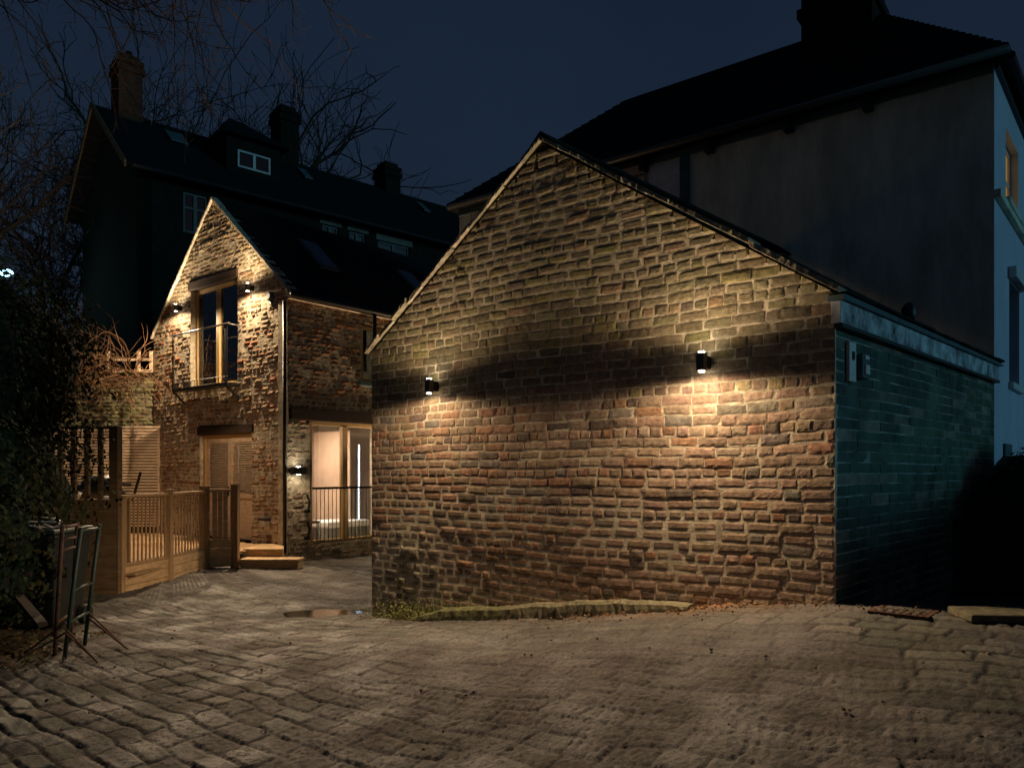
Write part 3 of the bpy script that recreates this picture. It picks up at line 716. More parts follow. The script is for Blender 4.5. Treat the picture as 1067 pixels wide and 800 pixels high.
# louvred doors
mb = MB(); fr = .06
s0, s1, z0_, z1_ = gd
mb.wbox(W_bg, s0, s1, z1_ - fr, z1_, -.2, -.08); mb.wbox(W_bg, s0, s0 + fr, z0_, z1_ - fr, -.2, -.08); mb.wbox(W_bg, s1 - fr, s1, z0_, z1_ - fr, -.2, -.08)
df = mb.build('door_frame', M['oak'], barn, bevel=.004)
mid = (s0 + s1) / 2
for q, (a0, a1) in enumerate(((s0 + fr + .005, mid - .006), (mid + .006, s1 - fr - .005))):
    mb = MB(); st = .09; zt = z1_ - fr - .008; zb = z0_ + .02; zm_ = zb + .85
    mb.wbox(W_bg, a0, a0 + st, zb, zt, -.18, -.13); mb.wbox(W_bg, a1 - st, a1, zb, zt, -.18, -.13)
    mb.wbox(W_bg, a0 + st, a1 - st, zt - .1, zt, -.18, -.13); mb.wbox(W_bg, a0 + st, a1 - st, zb, zb + .14, -.18, -.13)
    mb.wbox(W_bg, a0 + st, a1 - st, zm_ - .04, zm_ + .04, -.18, -.13)
    dr = mb.build('louvre_door', M['slats'], barn, bevel=.003)
    mb = MB(); z = zm_ + .045
    while z < zt - .12:
        mb.hexa([W_bg.p(a0+st, z, -.135), W_bg.p(a1-st, z, -.135), W_bg.p(a1-st, z+.02, -.175), W_bg.p(a0+st, z+.02, -.175),
                 W_bg.p(a0+st, z+.014, -.135), W_bg.p(a1-st, z+.014, -.135), W_bg.p(a1-st, z+.036, -.175), W_bg.p(a0+st, z+.036, -.175)]); z += .045
    mb.build('slat_panel', M['slats'], dr)
    mb = MB(); mb.wbox(W_bg, a0 + st, a1 - st, zb + .14, zm_ - .04, -.17, -.15)
    mb.build('lower_panel', M['slats'], dr)
    if q == 0:
        mb = MB(); mb.wbox(W_bg, a1 - .06, a1 - .035, zm_ + .0, zm_ + .18, -.129, -.10); mb.build('handle', M['black'], dr, bevel=.004)
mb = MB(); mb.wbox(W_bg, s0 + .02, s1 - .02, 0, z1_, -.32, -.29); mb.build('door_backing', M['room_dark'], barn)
# balcony of the tall window
bal = MB(); bw = .30; b0, b1 = gw[0] - .16, gw[1] + .14; zb = gw[2] - .02
bal.wbox(W_bg, b0, b1, zb - .05, zb, .01, bw)
bp = bal.build('balcony', M['black'], barn, bevel=.004)
mb = MB(); mb.tube([W_bg.p(b0 - .08, zb + 1.12, bw), W_bg.p(b1 + .08, zb + 1.12, bw)], .018, 8); mb.tube([W_bg.p(b0, zb + 1.12, .0), W_bg.p(b0, zb + 1.12, bw)], .014, 6); mb.tube([W_bg.p(b1, zb + 1.12, .0), W_bg.p(b1, zb + 1.12, bw)], .014, 6); mb.build('handrail', M['copper'], bp, smooth=True)
for s_ in (b0, b0 + .06, b1 - .06, b1):
    mb = MB(); mb.tube([W_bg.p(s_, zb - .05, bw), W_bg.p(s_, zb + 1.12, bw)], .011, 6)
    mb.tube([W_bg.p(s_, zb - .05, bw), W_bg.p(s_, zb - .32, .02)], .012, 6); mb.build('baluster', M['black'], bp)
mb = MB()
for i in range(16):
    s_ = b0 + (b1 - b0) * (i + .5) / 16; mb.tube([W_bg.p(s_, zb, bw - .02), W_bg.p(s_, zb + .12, bw - .02)], .006, 5)
mb.tube([W_bg.p(b0, zb + .12, bw - .02), W_bg.p(b1, zb + .12, bw - .02)], .007, 5); mb.build('lower_rail', M['black'], bp)
# patio doors and their guard rail
glazed(W_bs, pd, 2, barn, M['oak'], M['glass'], e0=-.14, e1=-.04, fr=.075, name='patio_door')
mb = MB(); zr = W_bs.z_at(345, 508)
mb.wbox(W_bs, pd[0] - .06, pd[1] + .3, zr - .02, zr + .02, .12, .17); rl_ = mb.build('guard_rail', M['dark_wood'], barn, bevel=.006)
mb = MB(); mb.wbox(W_bs, pd[0] - .04, pd[1] + .3, .24, .262, .135, .155); mb.build('bottom_rail', M['copper'], rl_)
for i in range(19):
    s_ = pd[0] + .02 + i * .095
    mb = MB(); mb.tube([W_bs.p(s_, .262, .145), W_bs.p(s_, zr - .02, .145)], .0065, 6); mb.build('baluster', M['copper'], rl_)
mb = MB(); mb.wbox(W_bs, 1.75, 2.25, .13, 2.15, -2.39, -2.33); mb.build('inner_door', M['room_dark'], barn, bevel=.01)
mb = MB(); mb.wbox(W_bs, 2.3, 2.32, .13, 2.45, -2.2, -1.0); mb.build('inner_partition', M['room'], barn)
# things inside the room: LED strip, bench, curtain
c_ = W_bs.p(2.47, 0, -.9)
o = mb = MB(); mb.tube([(c_[0], c_[1], .55), (c_[0], c_[1], 2.15)], .014, 8); o = mb.build('led_tube', M['led']); tag(o, 'thin white vertical light tube glowing behind the patio door', 'light tube')
ld = bpy.data.lights.new('room_light', 'AREA'); ld.energy = 130; ld.size = .9; ld.color = (1, .78, .58); lo = bpy.data.objects.new('room_light', ld); C.objects.link(lo)
q = W_bs.p(1.2, 2.55, -1.3); lo.location = q
q = empty('indoor_bench', (*W_bs.p(1.9, 0, -1.2)[:2], .12), 'pale cushioned bench inside behind the right patio door', 'bench')
mb = MB(); mb.wbox(W_bs, 1.5, 2.6, .42, .55, -1.5, -.7); mb.build('cushion', M['white_paint'], q, bevel=.03)
mb = MB(); mb.wbox(W_bs, 1.5, 2.6, .12, .417, -1.5, -.75); mb.build('base', M['room_dark'], q, bevel=.01)
q = empty('dining_chair', (*W_bs.p(1.0, 0, -.8)[:2], .12), 'dark wooden chair standing inside behind the left patio door', 'chair')
mb = MB(); mb.wbox(W_bs, .8, 1.2, .55, .6, -1.0, -.6); mb.build('seat', M['room_dark'], q, bevel=.01)
mb = MB(); mb.wbox(W_bs, .8, .83, .6, 1.1, -1.0, -.97); mb.wbox(W_bs, 1.17, 1.2, .6, 1.1, -1.0, -.97)
for k in range(4): mb.wbox(W_bs, .83, 1.17, .7 + k*.11, .73 + k*.11, -.995, -.975)
mb.build('backrest', M['room_dark'], q)
for a in (.81, 1.16):
    for e in (-.99, -.64):
        mb = MB(); mb.wbox(W_bs, a, a + .03, .125, .55, e, e + .03); mb.build('leg', M['room_dark'], q)
mb = MB(); n = 12
for i in range(n): mb.wbox(W_bs, .2 + i*.03, .225 + i*.03, .15, 2.4, -1.9 - (i % 2)*.03, -1.87 - (i % 2)*.03)
tag(mb.build('curtain', M['cloth']), 'hanging curtain inside the left of the patio room', 'curtain')

wall_lamp(W_bg, 183, 324, 'left lamp on the barn gable beside the tall window', 160, 190, GL)
wall_lamp(W_bg, 258, 303, 'right lamp on the barn gable, between tall window and corner', 185, 220, GL)
wall_lamp(W_bs, 311, 494, 'square lamp on the narrow brick pier left of the patio door', 13, 14, GL, h=.13, wd=.30, dp=.10)
wall_lamp(W_bs, 411, 494, 'square lamp right of the patio door, behind the outbuilding corner', 110, 60, GL, h=.13, wd=.30, dp=.10)
wall_lamp(W_bg, 228, 436, 'small down lamp added under the balcony to brighten the louvred doors', .01, 26, 'added door lamps', h=.06, wd=.06, dp=.06, gap=.42, lensm='copper')  # added lamp that brightens the doors and deck; its lens does not glow
# alarm box and a vent on the barn
def small_round(u, v, W, label, name, cat, m):
    s_ = W.s_at(u); z = W.z_at(u, v); o = empty(name, W.p(s_, z), label, cat)
    mb = MB(); mb.tube([W.p(s_, z, .004), W.p(s_, z, .05), W.p(s_, z, .08)], [.09, .09, .06], 14); mb.build('body', m, o)
    mb = MB(); mb.wbox(W, s_ - .04, s_ + .04, z - .16, z - .085, .004, .04); mb.build('bracket', M['black'], o)
small_round(283, 309, W_bg, 'round grey alarm sounder high at the gable corner', 'alarm_box', 'alarm', M['lead'])
o, a0, a1, q0, q1 = wall_item('outdoor_socket', 275, 281.5, 540, 548, W_bg, .10, M['white_paint'], 'small pale socket box low on the barn gable right of the doors', 'socket')
mb = MB(); mb.wbox(W_bg, a0 - .01, a1 + .01, q1 - .03, q1 + .012, .0, .13); mb.build('cover', M['black'], o)
for k, (s_, z) in enumerate(((.40, .85), (.40, .35))):
    q = empty('pipe_stub', W_bs.p(s_, z), ['upper short black pipe on the brick pier left of the patio door', 'lower short black pipe near the ground left of the patio door'][k], 'pipe')
    mb = MB(); mb.tube([W_bs.p(s_, z - .0, .06), W_bs.p(s_ + .03, z + .16, .07), W_bs.p(s_ - .02, z + .3, .06)], .022, 7); mb.build('hose', M['black'], q)
    mb = MB(); mb.wbox(W_bs, s_ - .04, s_ + .04, z - .04, z + .02, .004, .08); mb.build('clip', M['black'], q)

# ------------------------------------------------------------------ deck, steps, fences
deck_z = .21
deck = empty('timber_deck', (-6, 13, 0), 'raised timber deck in front of the barn doors', 'deck')
mb = MB()
y = 10.36
while y < 17.0:
    xl = -10.4; xr = -4.62 if y > 13.15 else -5.08
    wy = W_bg.O[1] + (xr - W_bg.O[0]) / W_bg.d[0] * W_bg.d[1]
    # trim at the barn wall line
    if y > 14.0: xr = min(xr, W_bg.O[0] + (y + .16 - W_bg.O[1]) / W_bg.d[1] * W_bg.d[0])
    if xr > xl: mb.box(xl, xr, y, y + .138, deck_z - .03, deck_z)
    y += .145
mb.build('boards', M['post'], deck, bevel=.003)
def spt(u, v, Y): p = at(u, v, Y); return p
ax, ay = (125-533.5)/F*10.3, 10.3
Bx, By = (176-533.5)/F*11.35, 11.35
Cx, Cy = (213-533.5)/F*12.7, 12.7
Dx, Dy = (245-533.5)/F*13.0, 13.0
topz = 1.27
def post(x, y, z0, z1, w=.1, parent=None, m='post'):
    mb = MB(); mb.box(x - w/2, x + w/2, y - w/2, y + w/2, z0, z1); mb.box(x - w/2 - .008, x + w/2 + .008, y - w/2 - .008, y + w/2 + .008, z1 + .001, z1 + .02)
    return mb.build('post', M[m], parent, bevel=.005)
def fence(p0, p1, nbal, label, zb=.30, top=topz, boards=3, group=None, name='balustrade_fence', bal='post'):
    Wf = Wall(p0, p1); g0 = gz(*p0) - .06; g1 = gz(*p1) - .06
    o = empty(name, (*p0, gz(*p0)), label, 'fence', group)
    mb = MB(); e = .035
    mb.wbox(Wf, .06, Wf.L - .06, top - .04, top, -.045, .045); mb.build('top_rail', M['timber'], o, bevel=.005)
    mb = MB(); mb.wbox(Wf, .06, Wf.L - .06, zb + .005, zb + .05, -.03, .02); mb.build('bottom_rail', M['post'], o, bevel=.004)
    hb = (zb - min(g0, g1)) / boards
    mb = MB()
    for k in range(boards): mb.wbox(Wf, .05, Wf.L - .05, zb - (k+1) * hb + .006, zb - k * hb, -.02, .028)
    mb.build('gravel_board', M['timber'], o, bevel=.004)
    for i in range(nbal):
        s_ = .06 + (Wf.L - .12) * (i + .5) / nbal
        mb = MB(); mb.wbox(Wf, s_ - .015, s_ + .015, zb + .05, top - .041, -.004, .014); mb.build('baluster', M[bal], o, bevel=.003)
    return o
GF = 'timber balustrade panels round the deck'
f1 = fence((ax, ay), (Bx, By), 11, 'nearer long balustrade panel with pale boards below, left of the middle post', group=GF)
post(ax, ay + .02, gz(ax, ay) - .1, topz - .02, .09, f1); post(Bx, By, gz(Bx, By) - .1, topz + .03, .1, f1)
f2 = fence((Bx, By), (Cx, Cy), 11, 'second balustrade panel between the middle post and the gate', group=GF)
post(Cx, Cy, gz(Cx, Cy) - .1, topz + .06, .13, f2)
# gate
Wg = Wall((Cx, Cy), (Dx, Dy)); g = empty('timber_gate', (Cx, Cy, gz(Cx, Cy)), 'low timber gate with four wide pickets between two stout posts', 'gate')
mb = MB(); mb.wbox(Wg, .07, Wg.L - .07, topz - .03, topz + .015, -.04, .04); mb.build('top_rail', M['timber'], g, bevel=.004)
mb = MB()
for k in range(3): mb.wbox(Wg, .075, Wg.L - .075, gz(Dx, Dy) + .03 + k * .155, gz(Dx, Dy) + .18 + k * .155, -.02, .028)
mb.build('lower_boards', M['timber'], g, bevel=.004)
for i in range(3):
    s_ = .12 + (Wg.L - .24) * (i + .5) / 3
    mb = MB(); mb.wbox(Wg, s_ - .035, s_ + .035, .42, topz - .031, -.015, .02); mb.build('picket', M['timber'], g, bevel=.003)
post(Dx, Dy, gz(Dx, Dy) - .1, topz + .08, .12, g)
# steps
st = empty('timber_steps', (Dx + .1, Dy, gz(Dx, Dy)), 'two pale timber steps leading up to the deck', 'steps')
for (u0, u1, y0, y1, zt, zb, nm) in ((249, 311, 12.95, 13.32, .10, -.07, 'lower_step'), (252, 299, 13.34, 14.6, .235, .04, 'upper_step')):
    x0 = (u0 - 533.5) / F * y0; x1 = (u1 - 533.5) / F * y0 
    mb = MB()
    if nm == 'lower_step': mb.box(x0, x1, y0, y1, zt - .045, zt); mb.box(x0 + .02, x1 - .02, y0 + .02, y1, zb, zt - .047)
    else:
        x1 = -3.98
        mb.hexa([(x0, y0+.05, zb), (x1, y0 + .0, zb), (W_bg.p(W_bg.L, 0)[0] - .05, 13.93, zb), (x0, 14.6, zb), (x0, y0+.05, zt), (x1, y0 + .0, zt), (W_bg.p(W_bg.L, 0)[0] - .05, 13.93, zt), (x0, 14.6, zt)])
    mb.build(nm, M['timber'], st, bevel=.006)
# high boarded panel with balustrade on top, left
hp = empty('boarded_screen', (ax - 1.2, ay, 0), 'brown boarded retaining panel carrying the higher balustrade on the left', 'screen')
Wh = Wall(((30-533.5)/F*10.25, 10.22), (ax - .0, ay - .08)); zt = W_t = EYE - 30/F*10.3
mb = MB()
for k in range(9): mb.wbox(Wh, 0, Wh.L, gz(ax, ay) - .1 + k*(zt + .1 - gz(ax, ay))/9 + .003, gz(ax, ay) - .1 + (k+1)*(zt + .1 - gz(ax, ay))/9, -.03, .02)
mb.build('boards', M['brown_panel'], hp, bevel=.004)
mb = MB(); mb.wbox(Wh, Wh.L + .002, Wh.L + .03, gz(ax, ay) - .1, zt, -.3, .021); mb.build('end_board', M['brown_panel'], hp, bevel=.004)
hb = fence(tuple(Wh.p(.1, 0, -.03)[:2]), tuple(Wh.p(Wh.L - .06, 0, -.03)[:2]), 6, 'higher balustrade on top of the brown boarded panel', zb=zt + .01, top=EYE + 47/F*10.3, boards=1, group=GF, bal='brown_panel') if False else None
hb = empty('upper_balustrade', (*Wh.p(.1, 0)[:2], zt), 'higher brown balustrade standing on the boarded panel, left', 'fence', GF)
zt2 = EYE + 46/F*10.3
mb = MB(); mb.wbox(Wh, .05, Wh.L, zt2 - .04, zt2, -.09, .0); mb.build('top_rail', M['brown_panel'], hb, bevel=.004)
for u in (46, 61, 75, 89, 103):
    s_ = Wh.s_at(u); mb = MB(); mb.wbox(Wh, s_ - .03, s_ + .03, zt + .003, zt2 - .042, -.07, -.02); mb.build('baluster', M['brown_panel'], hb, bevel=.003)
mb = MB(); s_ = Wh.s_at(119); mb.wbox(Wh, s_ - .06, s_ + .055, zt + .003, zt2 - .0, -.11, .022); mb.build('post', M['brown_panel'], hb, bevel=.004)
# pale horizontal slat screen
ss = empty('slatted_screen', (-8.5, 17.1, deck_z), 'pale horizontal slat screen behind the balustrade', 'screen')
Ws = Wall(((36-533.5)/F*17.15, 17.2), ((166-533.5)/F*17.1, 17.1)); zt3 = EYE + 45.5/F*17.1
mb = MB(); z = .35
while z < zt3 - .03:
    mb.wbox(Ws, 0, Ws.L, z, z + .042, -.01, .012); z += .0665
mb.build('slats', M['slats'], ss)
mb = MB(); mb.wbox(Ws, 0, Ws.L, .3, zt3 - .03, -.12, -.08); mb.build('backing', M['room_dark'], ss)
mb = MB(); mb.wbox(Ws, 0, Ws.L + .02, zt3 - .025, zt3 + .01, -.02, .02); mb.build('top_rail', M['slats'], ss, bevel=.003)
for s_ in (.02, Ws.L * .5, Ws.L - .05):
    mb = MB(); mb.wbox(Ws, s_, s_ + .05, .2, zt3 - .03, -.06, -.011); mb.build('post', M['slats'], ss)
# clutter on the deck behind the upper balustrade
o = empty('bin_bags', at(100, 517, 12.0), 'heap of black plastic bags behind the upper balustrade', 'bags')
def blob(mb, c, r, col=None, n=12, m_=8, k=0, sq=(1,1,1), amp=.15):
    vs = []; fs = []
    for j in range(m_ + 1):
        th = math.pi * j / m_
        for i in range(n):
            ph = 2 * math.pi * i / n
            d_ = np.array([math.sin(th)*math.cos(ph), math.sin(th)*math.sin(ph), math.cos(th)])
            q = r * (1 + amp * float(sn(d_[0]*2 + k, d_[1]*2 + d_[2]*3, 1.2, k % 6)))
            vs.append(np.array(c) + d_ * q * np.array(sq))
    for j in range(m_):
        for i in range(n): fs.append((j*n+i, (j+1)*n+i, (j+1)*n+(i+1) % n, j*n+(i+1) % n))
    mb.add(vs, fs, 0, col)
for k, (u, v, r_) in enumerate(((82, 512, .2), (104, 507, .26), (118, 514, .17))):
    mb = MB(); blob(mb, at(u, v, 12.0 + .1*k), r_, k=k, sq=(1.1, .8, .7)); mb.build('bag', M['bin'], o, smooth=True)
mb = MB(); blob(mb, at(74, 516, 11.7), .15, k=4, sq=(1, .8, .5)); blob(mb, at(110, 520, 11.5), .11, k=2, sq=(1.2, .8, .45)); tag(mb.build('crumpled_cloth', M['cloth'], smooth=True), 'crumpled pale dust sheet lying among the black bags', 'cloth')
o = MB(); o.tube([at(138, 522, 12.4), at(146.5, 492, 12.6)], .022, 6); tag(o.build('wooden_stake', M['dark_wood']), 'dark stake leaning against the pale slat screen', 'stake')
o = MB(); o.tube([at(108, 504, 12.2), at(136, 505, 12.6)], .03, 6); tag(o.build('iron_bar', M['dark_wood']), 'dark bar lying level across the black bags', 'bar')

# ------------------------------------------------------------------ boundary wall left of the barn with trellis and brambles
W_b = Wall((-14.0, 17.5), (W_bg.O[0] + .05, 17.32))
bw_ = empty('boundary_wall', (*W_b.p(2, 0)[:2], 0), 'old mossy brick boundary wall joining the left side of the barn', 'wall')
bt = W_b.z_at(125, 391)
def col_bw(s, z, r, hd):
    c = mixc((.20, .15, .09), (.13, .14, .06), r.random()); 
    return jit(c, r, .3)
brickwork('brick_face', W_b, -.2, [(0, bt), (W_b.L, bt)], [(W_b.s_at(114), W_b.s_at(120), W_b.z_at(117, 418), W_b.z_at(117, 410))], col_bw, bw_, [M['brick'], M['mortar_dark']],
          relief=.016, mort=.018, wave=.02, nx=4, nz=3, seed=21, erode=lambda s, z: .3, joint=.014, s0=.5)
mb = MB(); mb.wbox(W_b, 0, W_b.L - .3, bt + .01, bt + .07, -.3, .03); mb.build('coping', M['moss'], bw_, bevel=.01)
tr = empty('garden_trellis', W_b.p(W_b.s_at(150), bt), 'short weathered timber trellis on top of the boundary wall', 'trellis')
a0, a1 = W_b.s_at(112), W_b.s_at(160)
mb = MB()
for v in (375, 387, 399):
    z = W_b.z_at(150, v); mb.wbox(W_b, a0, a1, z - .03, z + .03, .05, .09) if z > bt + .06 else None
mb.build('rail', M['slats'], tr)
for u in (114, 145, 158):
    mb = MB(); s_ = W_b.s_at(u); mb.wbox(W_b, s_ - .03, s_ + .03, bt + .07, W_b.z_at(u, 366), -.01, .048); mb.build('post', M['slats'], tr)

def wander(p, d, n, step, rr, droop=0, turn=.25):
    pts = [np.array(p, float)]; d = np.array(d, float); d /= np.linalg.norm(d)
    for i in range(n):
        d = d + rr.normal(0, turn, 3) + np.array([0, 0, -droop]); d /= np.linalg.norm(d)
        pts.append(pts[-1] + d * step)
    return pts
br = empty('bramble_bush', W_b.p(W_b.s_at(110), bt), 'tangle of reddish bare bramble stems over the boundary wall', 'bush')
mb = MB(); rr = np.random.default_rng(5)
for i in range(130):
    u = rr.uniform(70, 150); p = at(u, rr.uniform(372, 405), rr.uniform(16.4, 17.2))
    d = (rr.uniform(-1, 1.2), rr.uniform(-.6, .3), rr.uniform(.1, 1.1))
    n = rr.integers(7, 15)
    pts = wander(p, d, n, .13, rr, droop=.14, turn=.20)
    mb.tube(pts, list(np.linspace(.011, .004, len(pts))), 4, cap=False)
mb.build('stems', M['bramble'], br)
mb = MB()
for i in range(8):
    p = W_b.p(W_b.s_at(rr.uniform(80, 130)), bt - .1, .15); pts = wander(p, (rr.uniform(-.5, .5), -.1, 1), 6, .15, rr, turn=.15); mb.tube(pts, list(np.linspace(.03, .012, len(pts))), 5)
mb.build('canes', M['bark'], br)

# ------------------------------------------------------------------ ivy hedge on the left
def leaves(mb, pts, nrm, size, rr, cols):
    for p, n in zip(pts, nrm):
        a = np.cross(n, rr.normal(0, 1, 3)); a /= np.linalg.norm(a) + 1e-9; b = np.cross(n, a)
        s_ = size * rr.uniform(.6, 1.3)
        c = cols[rr.integers(len(cols))]; c = tuple(np.array(c) * rr.uniform(.7, 1.35))
        t = p + n * s_ * .15
        mb.add([p - b*s_, p - a*s_*.75 - b*s_*.1 + n*s_*.2, p - a*s_*.35 + b*s_*.6, p + b*s_*1.15 - n*s_*.2, p + a*s_*.35 + b*s_*.6, p + a*s_*.75 - b*s_*.1 + n*s_*.2, t],
               [(0, 6, 1), (1, 6, 2), (2, 6, 3), (3, 6, 4), (4, 6, 5), (5, 6, 0)], 0, c)
hd_ = empty('ivy_hedge', (-6.2, 8.2, 0), 'tall dark ivy covered hedge filling the left edge', 'hedge')
mb = MB(); rr = np.random.default_rng(3); P_ = []; N_ = []
lobes = [((-6.4, 8.6, 1.3), 1.5), ((-6.6, 9.0, 2.7), 1.4), ((-6.1, 8.9, 2.75), .75), ((-5.5, 7.6, 1.5), .75), ((-5.2, 7.4, .75), .7), ((-7.4, 9.5, 3.1), 1.2), ((-6.2, 9.6, 3.0), .8), ((-5.7, 8.2, 2.4), .5), ((-5.05, 6.5, 1.0), .6), ((-6.9, 8.0, 2.0), 1.2), ((-5.9,8.6,1.75),.45)]
for c, r_ in lobes:
    n = int(4200 * r_ * r_)
    d_ = rr.normal(0, 1, (n, 3)); d_ /= np.linalg.norm(d_, axis=1)[:, None]
    rad = r_ * (1 + .16 * sn(d_[:, 0]*3 + c[0], d_[:, 1]*3 + d_[:, 2]*4, 1.4, 2) + rr.normal(0, .07, n))
    q = np.array(c) + d_ * rad[:, None]
    k = (q[:, 2] > .05) & ((d_[:, 1] < .5) | (d_[:, 2] > .2))
    P_.append(q[k]); N_.append((d_ + rr.normal(0, .5, d_.shape))[k])
P_ = np.vstack(P_); N_ = np.vstack(N_); N_ /= np.linalg.norm(N_, axis=1)[:, None]
leaves(mb, P_, N_, .034, rr, [(.026, .032, .013), (.018, .026, .012), (.034, .038, .016), (.04, .03, .014)])
mb.build('foliage', M['leaf'], hd_)
mb = MB()
for c, r_ in lobes: blob(mb, c, r_ * .86, k=int(c[2]*3) % 6, amp=.12)
mb.build('inner_growth', M['bank'], hd_)
mb = MB()
for i in range(60):
    c, r_ = lobes[rr.integers(len(lobes))]; d_ = rr.normal(0, 1, 3); d_[1] = -abs(d_[1]); d_[2] = abs(d_[2]); d_ /= np.linalg.norm(d_)
    pts = wander(np.array(c) + d_ * r_ * .9, d_ + np.array([.3, 0, .4]), rr.integers(4, 9), .10, rr, droop=.12, turn=.25); mb.tube(pts, list(np.linspace(.007, .003, len(pts))), 4, cap=False)
mb.build('shoots', M['twig'], hd_)
# earth bed with litter at the hedge foot
mb = MB(); nxx, nyy = 70, 110; vs = []
for j in range(nyy + 1):
    for i in range(nxx + 1):
        x = -7 + 3.35 * i / nxx; y = 2.6 + 5.6 * j / nyy
        edge_ = 1 - min(1, max(0, (x + 4.35 + .35 * float(sn(y, 0, 1.2, 1)) - .04*(y-4)) / .5)); 
        far_ = min(1, max(0, (8.2 - y) / 1.0))
        vs.append((x, y, gz(x, y) - .05 + (.05 + .16 * min(1, max(0, (-4.6 - x)))) * edge_ * far_ + .022 * float(sn(x, y, 4, 2)) * edge_ + rr.normal(0, .006)))
mb.add(vs, [(j*(nxx+1)+i, j*(nxx+1)+i+1, (j+1)*(nxx+1)+i+1, (j+1)*(nxx+1)+i) for j in range(nyy) for i in range(nxx)])
tag(mb.build('planting_bed', M['soil'], smooth=True), 'bare earth bed below the hedge', kind='structure')
mb = MB(); n = 1500; x = rr.uniform(-6.5, -3.7, n); y = rr.uniform(3.2, 7.6, n)
x = -3.9 - np.abs(rr.normal(0, .8, n))
leaves(mb, [np.array([a, b, gz(a, b) + .03 + .14*min(1, max(0, -4.6 - a))]) for a, b in zip(x, y)], [np.array(v_) / np.linalg.norm(v_) for v_ in rr.normal(0, .35, (n, 3)) + np.array([0, 0, 1])], .024, rr, [(.12, .065, .025), (.08, .05, .02), (.05, .055, .02)])
tag(mb.build('leaf_litter', M['leaf']), 'brown fallen leaves scattered over the earth bed', 'leaf litter', kind='stuff')

# ------------------------------------------------------------------ bin and folded trestle
bx, by = at(48, 640, 7.9)[:2]; bz = gz(bx, by)
wb = empty('wheelie_bin', (bx, by, bz), 'black wheelie bin with green lid in front of the hedge', 'bin')
def frust(mb, cx, cy, z0, z1, w0, d0, w1, d1, **k):
    mb.hexa([(cx-w0/2, cy-d0/2, z0), (cx+w0/2, cy-d0/2, z0), (cx+w0/2, cy+d0/2, z0), (cx-w0/2, cy+d0/2, z0),
             (cx-w1/2, cy-d1/2, z1), (cx+w1/2, cy-d1/2, z1), (cx+w1/2, cy+d1/2, z1), (cx-w1/2, cy+d1/2, z1)], **k)
mb = MB(); frust(mb, bx, by, bz + .06, bz + .98, .46, .5, .58, .68); frust(mb, bx, by, bz + .93, bz + .985, .62, .72, .62, .72); mb.build('body', M['bin'], wb, bevel=.02)
mb = MB(); frust(mb, bx, by - .01, bz + .988, bz + 1.03, .64, .76, .60, .70); mb.build('lid', M['bin_lid'], wb, bevel=.012)
mb = MB(); mb.tube([(bx - .24, by + .38, bz + .97), (bx + .24, by + .38, bz + .97)], .018, 8); mb.build('handle', M['bin'], wb)
for sx in (-1, 1):
    mb = MB(); mb.tube([(bx + sx*.25, by + .22, bz + .1), (bx + sx*.31, by + .22, bz + .1)], .1, 16); mb.build('wheel', M['black'], wb)
# second bin, taller mass on its left
bx2, by2 = at(22, 640, 8.2)[:2]; bz2 = gz(bx2, by2)
wb2 = empty('wheelie_bin', (bx2, by2, bz2), 'all black wheelie bin half hidden beneath the ivy', 'bin')
mb = MB(); frust(mb, bx2, by2, bz2 + .06, bz2 + .98, .46, .5, .58, .68); frust(mb, bx2, by2, bz2 + .93, bz2 + .985, .60, .72, .60, .72); mb.build('body', M['bin'], wb2, bevel=.02)
mb = MB(); frust(mb, bx2, by2 - .01, bz2 + .988, bz2 + 1.03, .62, .76, .58, .70); mb.build('lid', M['bin'], wb2, bevel=.012)
# rope coil and bits on the lid
mb = MB(); th = np.linspace(0, 11, 60); cx_, cy_, cz_ = bx + .26, by - .34, bz + 1.06
pts = [(bx + .05 + .012*q**1.3 * 1.1 + .05*math.sin(3*q), cy_ + .03*math.cos(2*q), cz_ + .02 + .035*math.sin(1.7*q)) for q in th]
mb.tube([(p[0], p[1], p[2]) for p in pts], .008, 5); tag(mb.build('rope', M['cloth'], smooth=True), 'frayed pale rope looped over the bin lid', 'rope')
mb = MB(); blob(mb, (bx - .05, by - .1, bz + 1.09), .2, k=3, sq=(1.35, .8, .3)); tag(mb.build('refuse_sack', M['bin'], smooth=True), 'flattened black sack lying on the green bin lid', 'sack')
# folded trestle / barrier frame
tx, ty = at(78, 690, 6.45)[:2]; tz = gz(tx, ty)
tf = empty('folding_trestle', (tx, ty, tz), 'folded green metal trestle standing in front of the bin', 'trestle')
def ladder(x0, y0, x1, y1, lean, m, rungs, ztop, nm):
    mb = MB()
    L0 = np.array([x0, y0, tz]); L1 = np.array([x1, y1, gz(x1, y1)]); up = np.array([lean[0], lean[1], ztop])
    mb.tube([L0, L0 + up], .017, 8); mb.tube([L1, L1 + up], .017, 8)
    for r_ in rungs: mb.tube([L0 + up * r_, L1 + up * r_], .013, 8)
    return mb.build(nm, m, tf, smooth=True)
ladder(*at(67, 690, 6.45)[:2], *at(88, 672, 7.0)[:2], (.11, .05), M['green_metal'], (.28, .52, .97), 1.11, 'front_frame')
ladder(*at(57, 688, 6.6)[:2], *at(73, 672, 7.15)[:2], (.05, .03), M['rust'], (.25, .80, .88, .98), 1.12, 'rear_frame')
mb = MB()
for (a, b) in (((-.08, -.02, .28), (.28, -.16, .01)), ((-.08, -.02, .24), (.20, -.05, .01)), ((-.2, .56, .3), (.22, .42, .0)), ((-.2, .56, .25), (.28, .34, .0)), ((-.13, .03, .28), (-.5, .1, .02)), ((-.1, .03, .22), (-.42, -.08, .02))):
    x_, y_ = tx + b[0], ty + b[1]
    mb.tube([(tx + a[0], ty + a[1], tz + a[2]), (x_, y_, gz(x_, y_) + .02)], .008, 6)
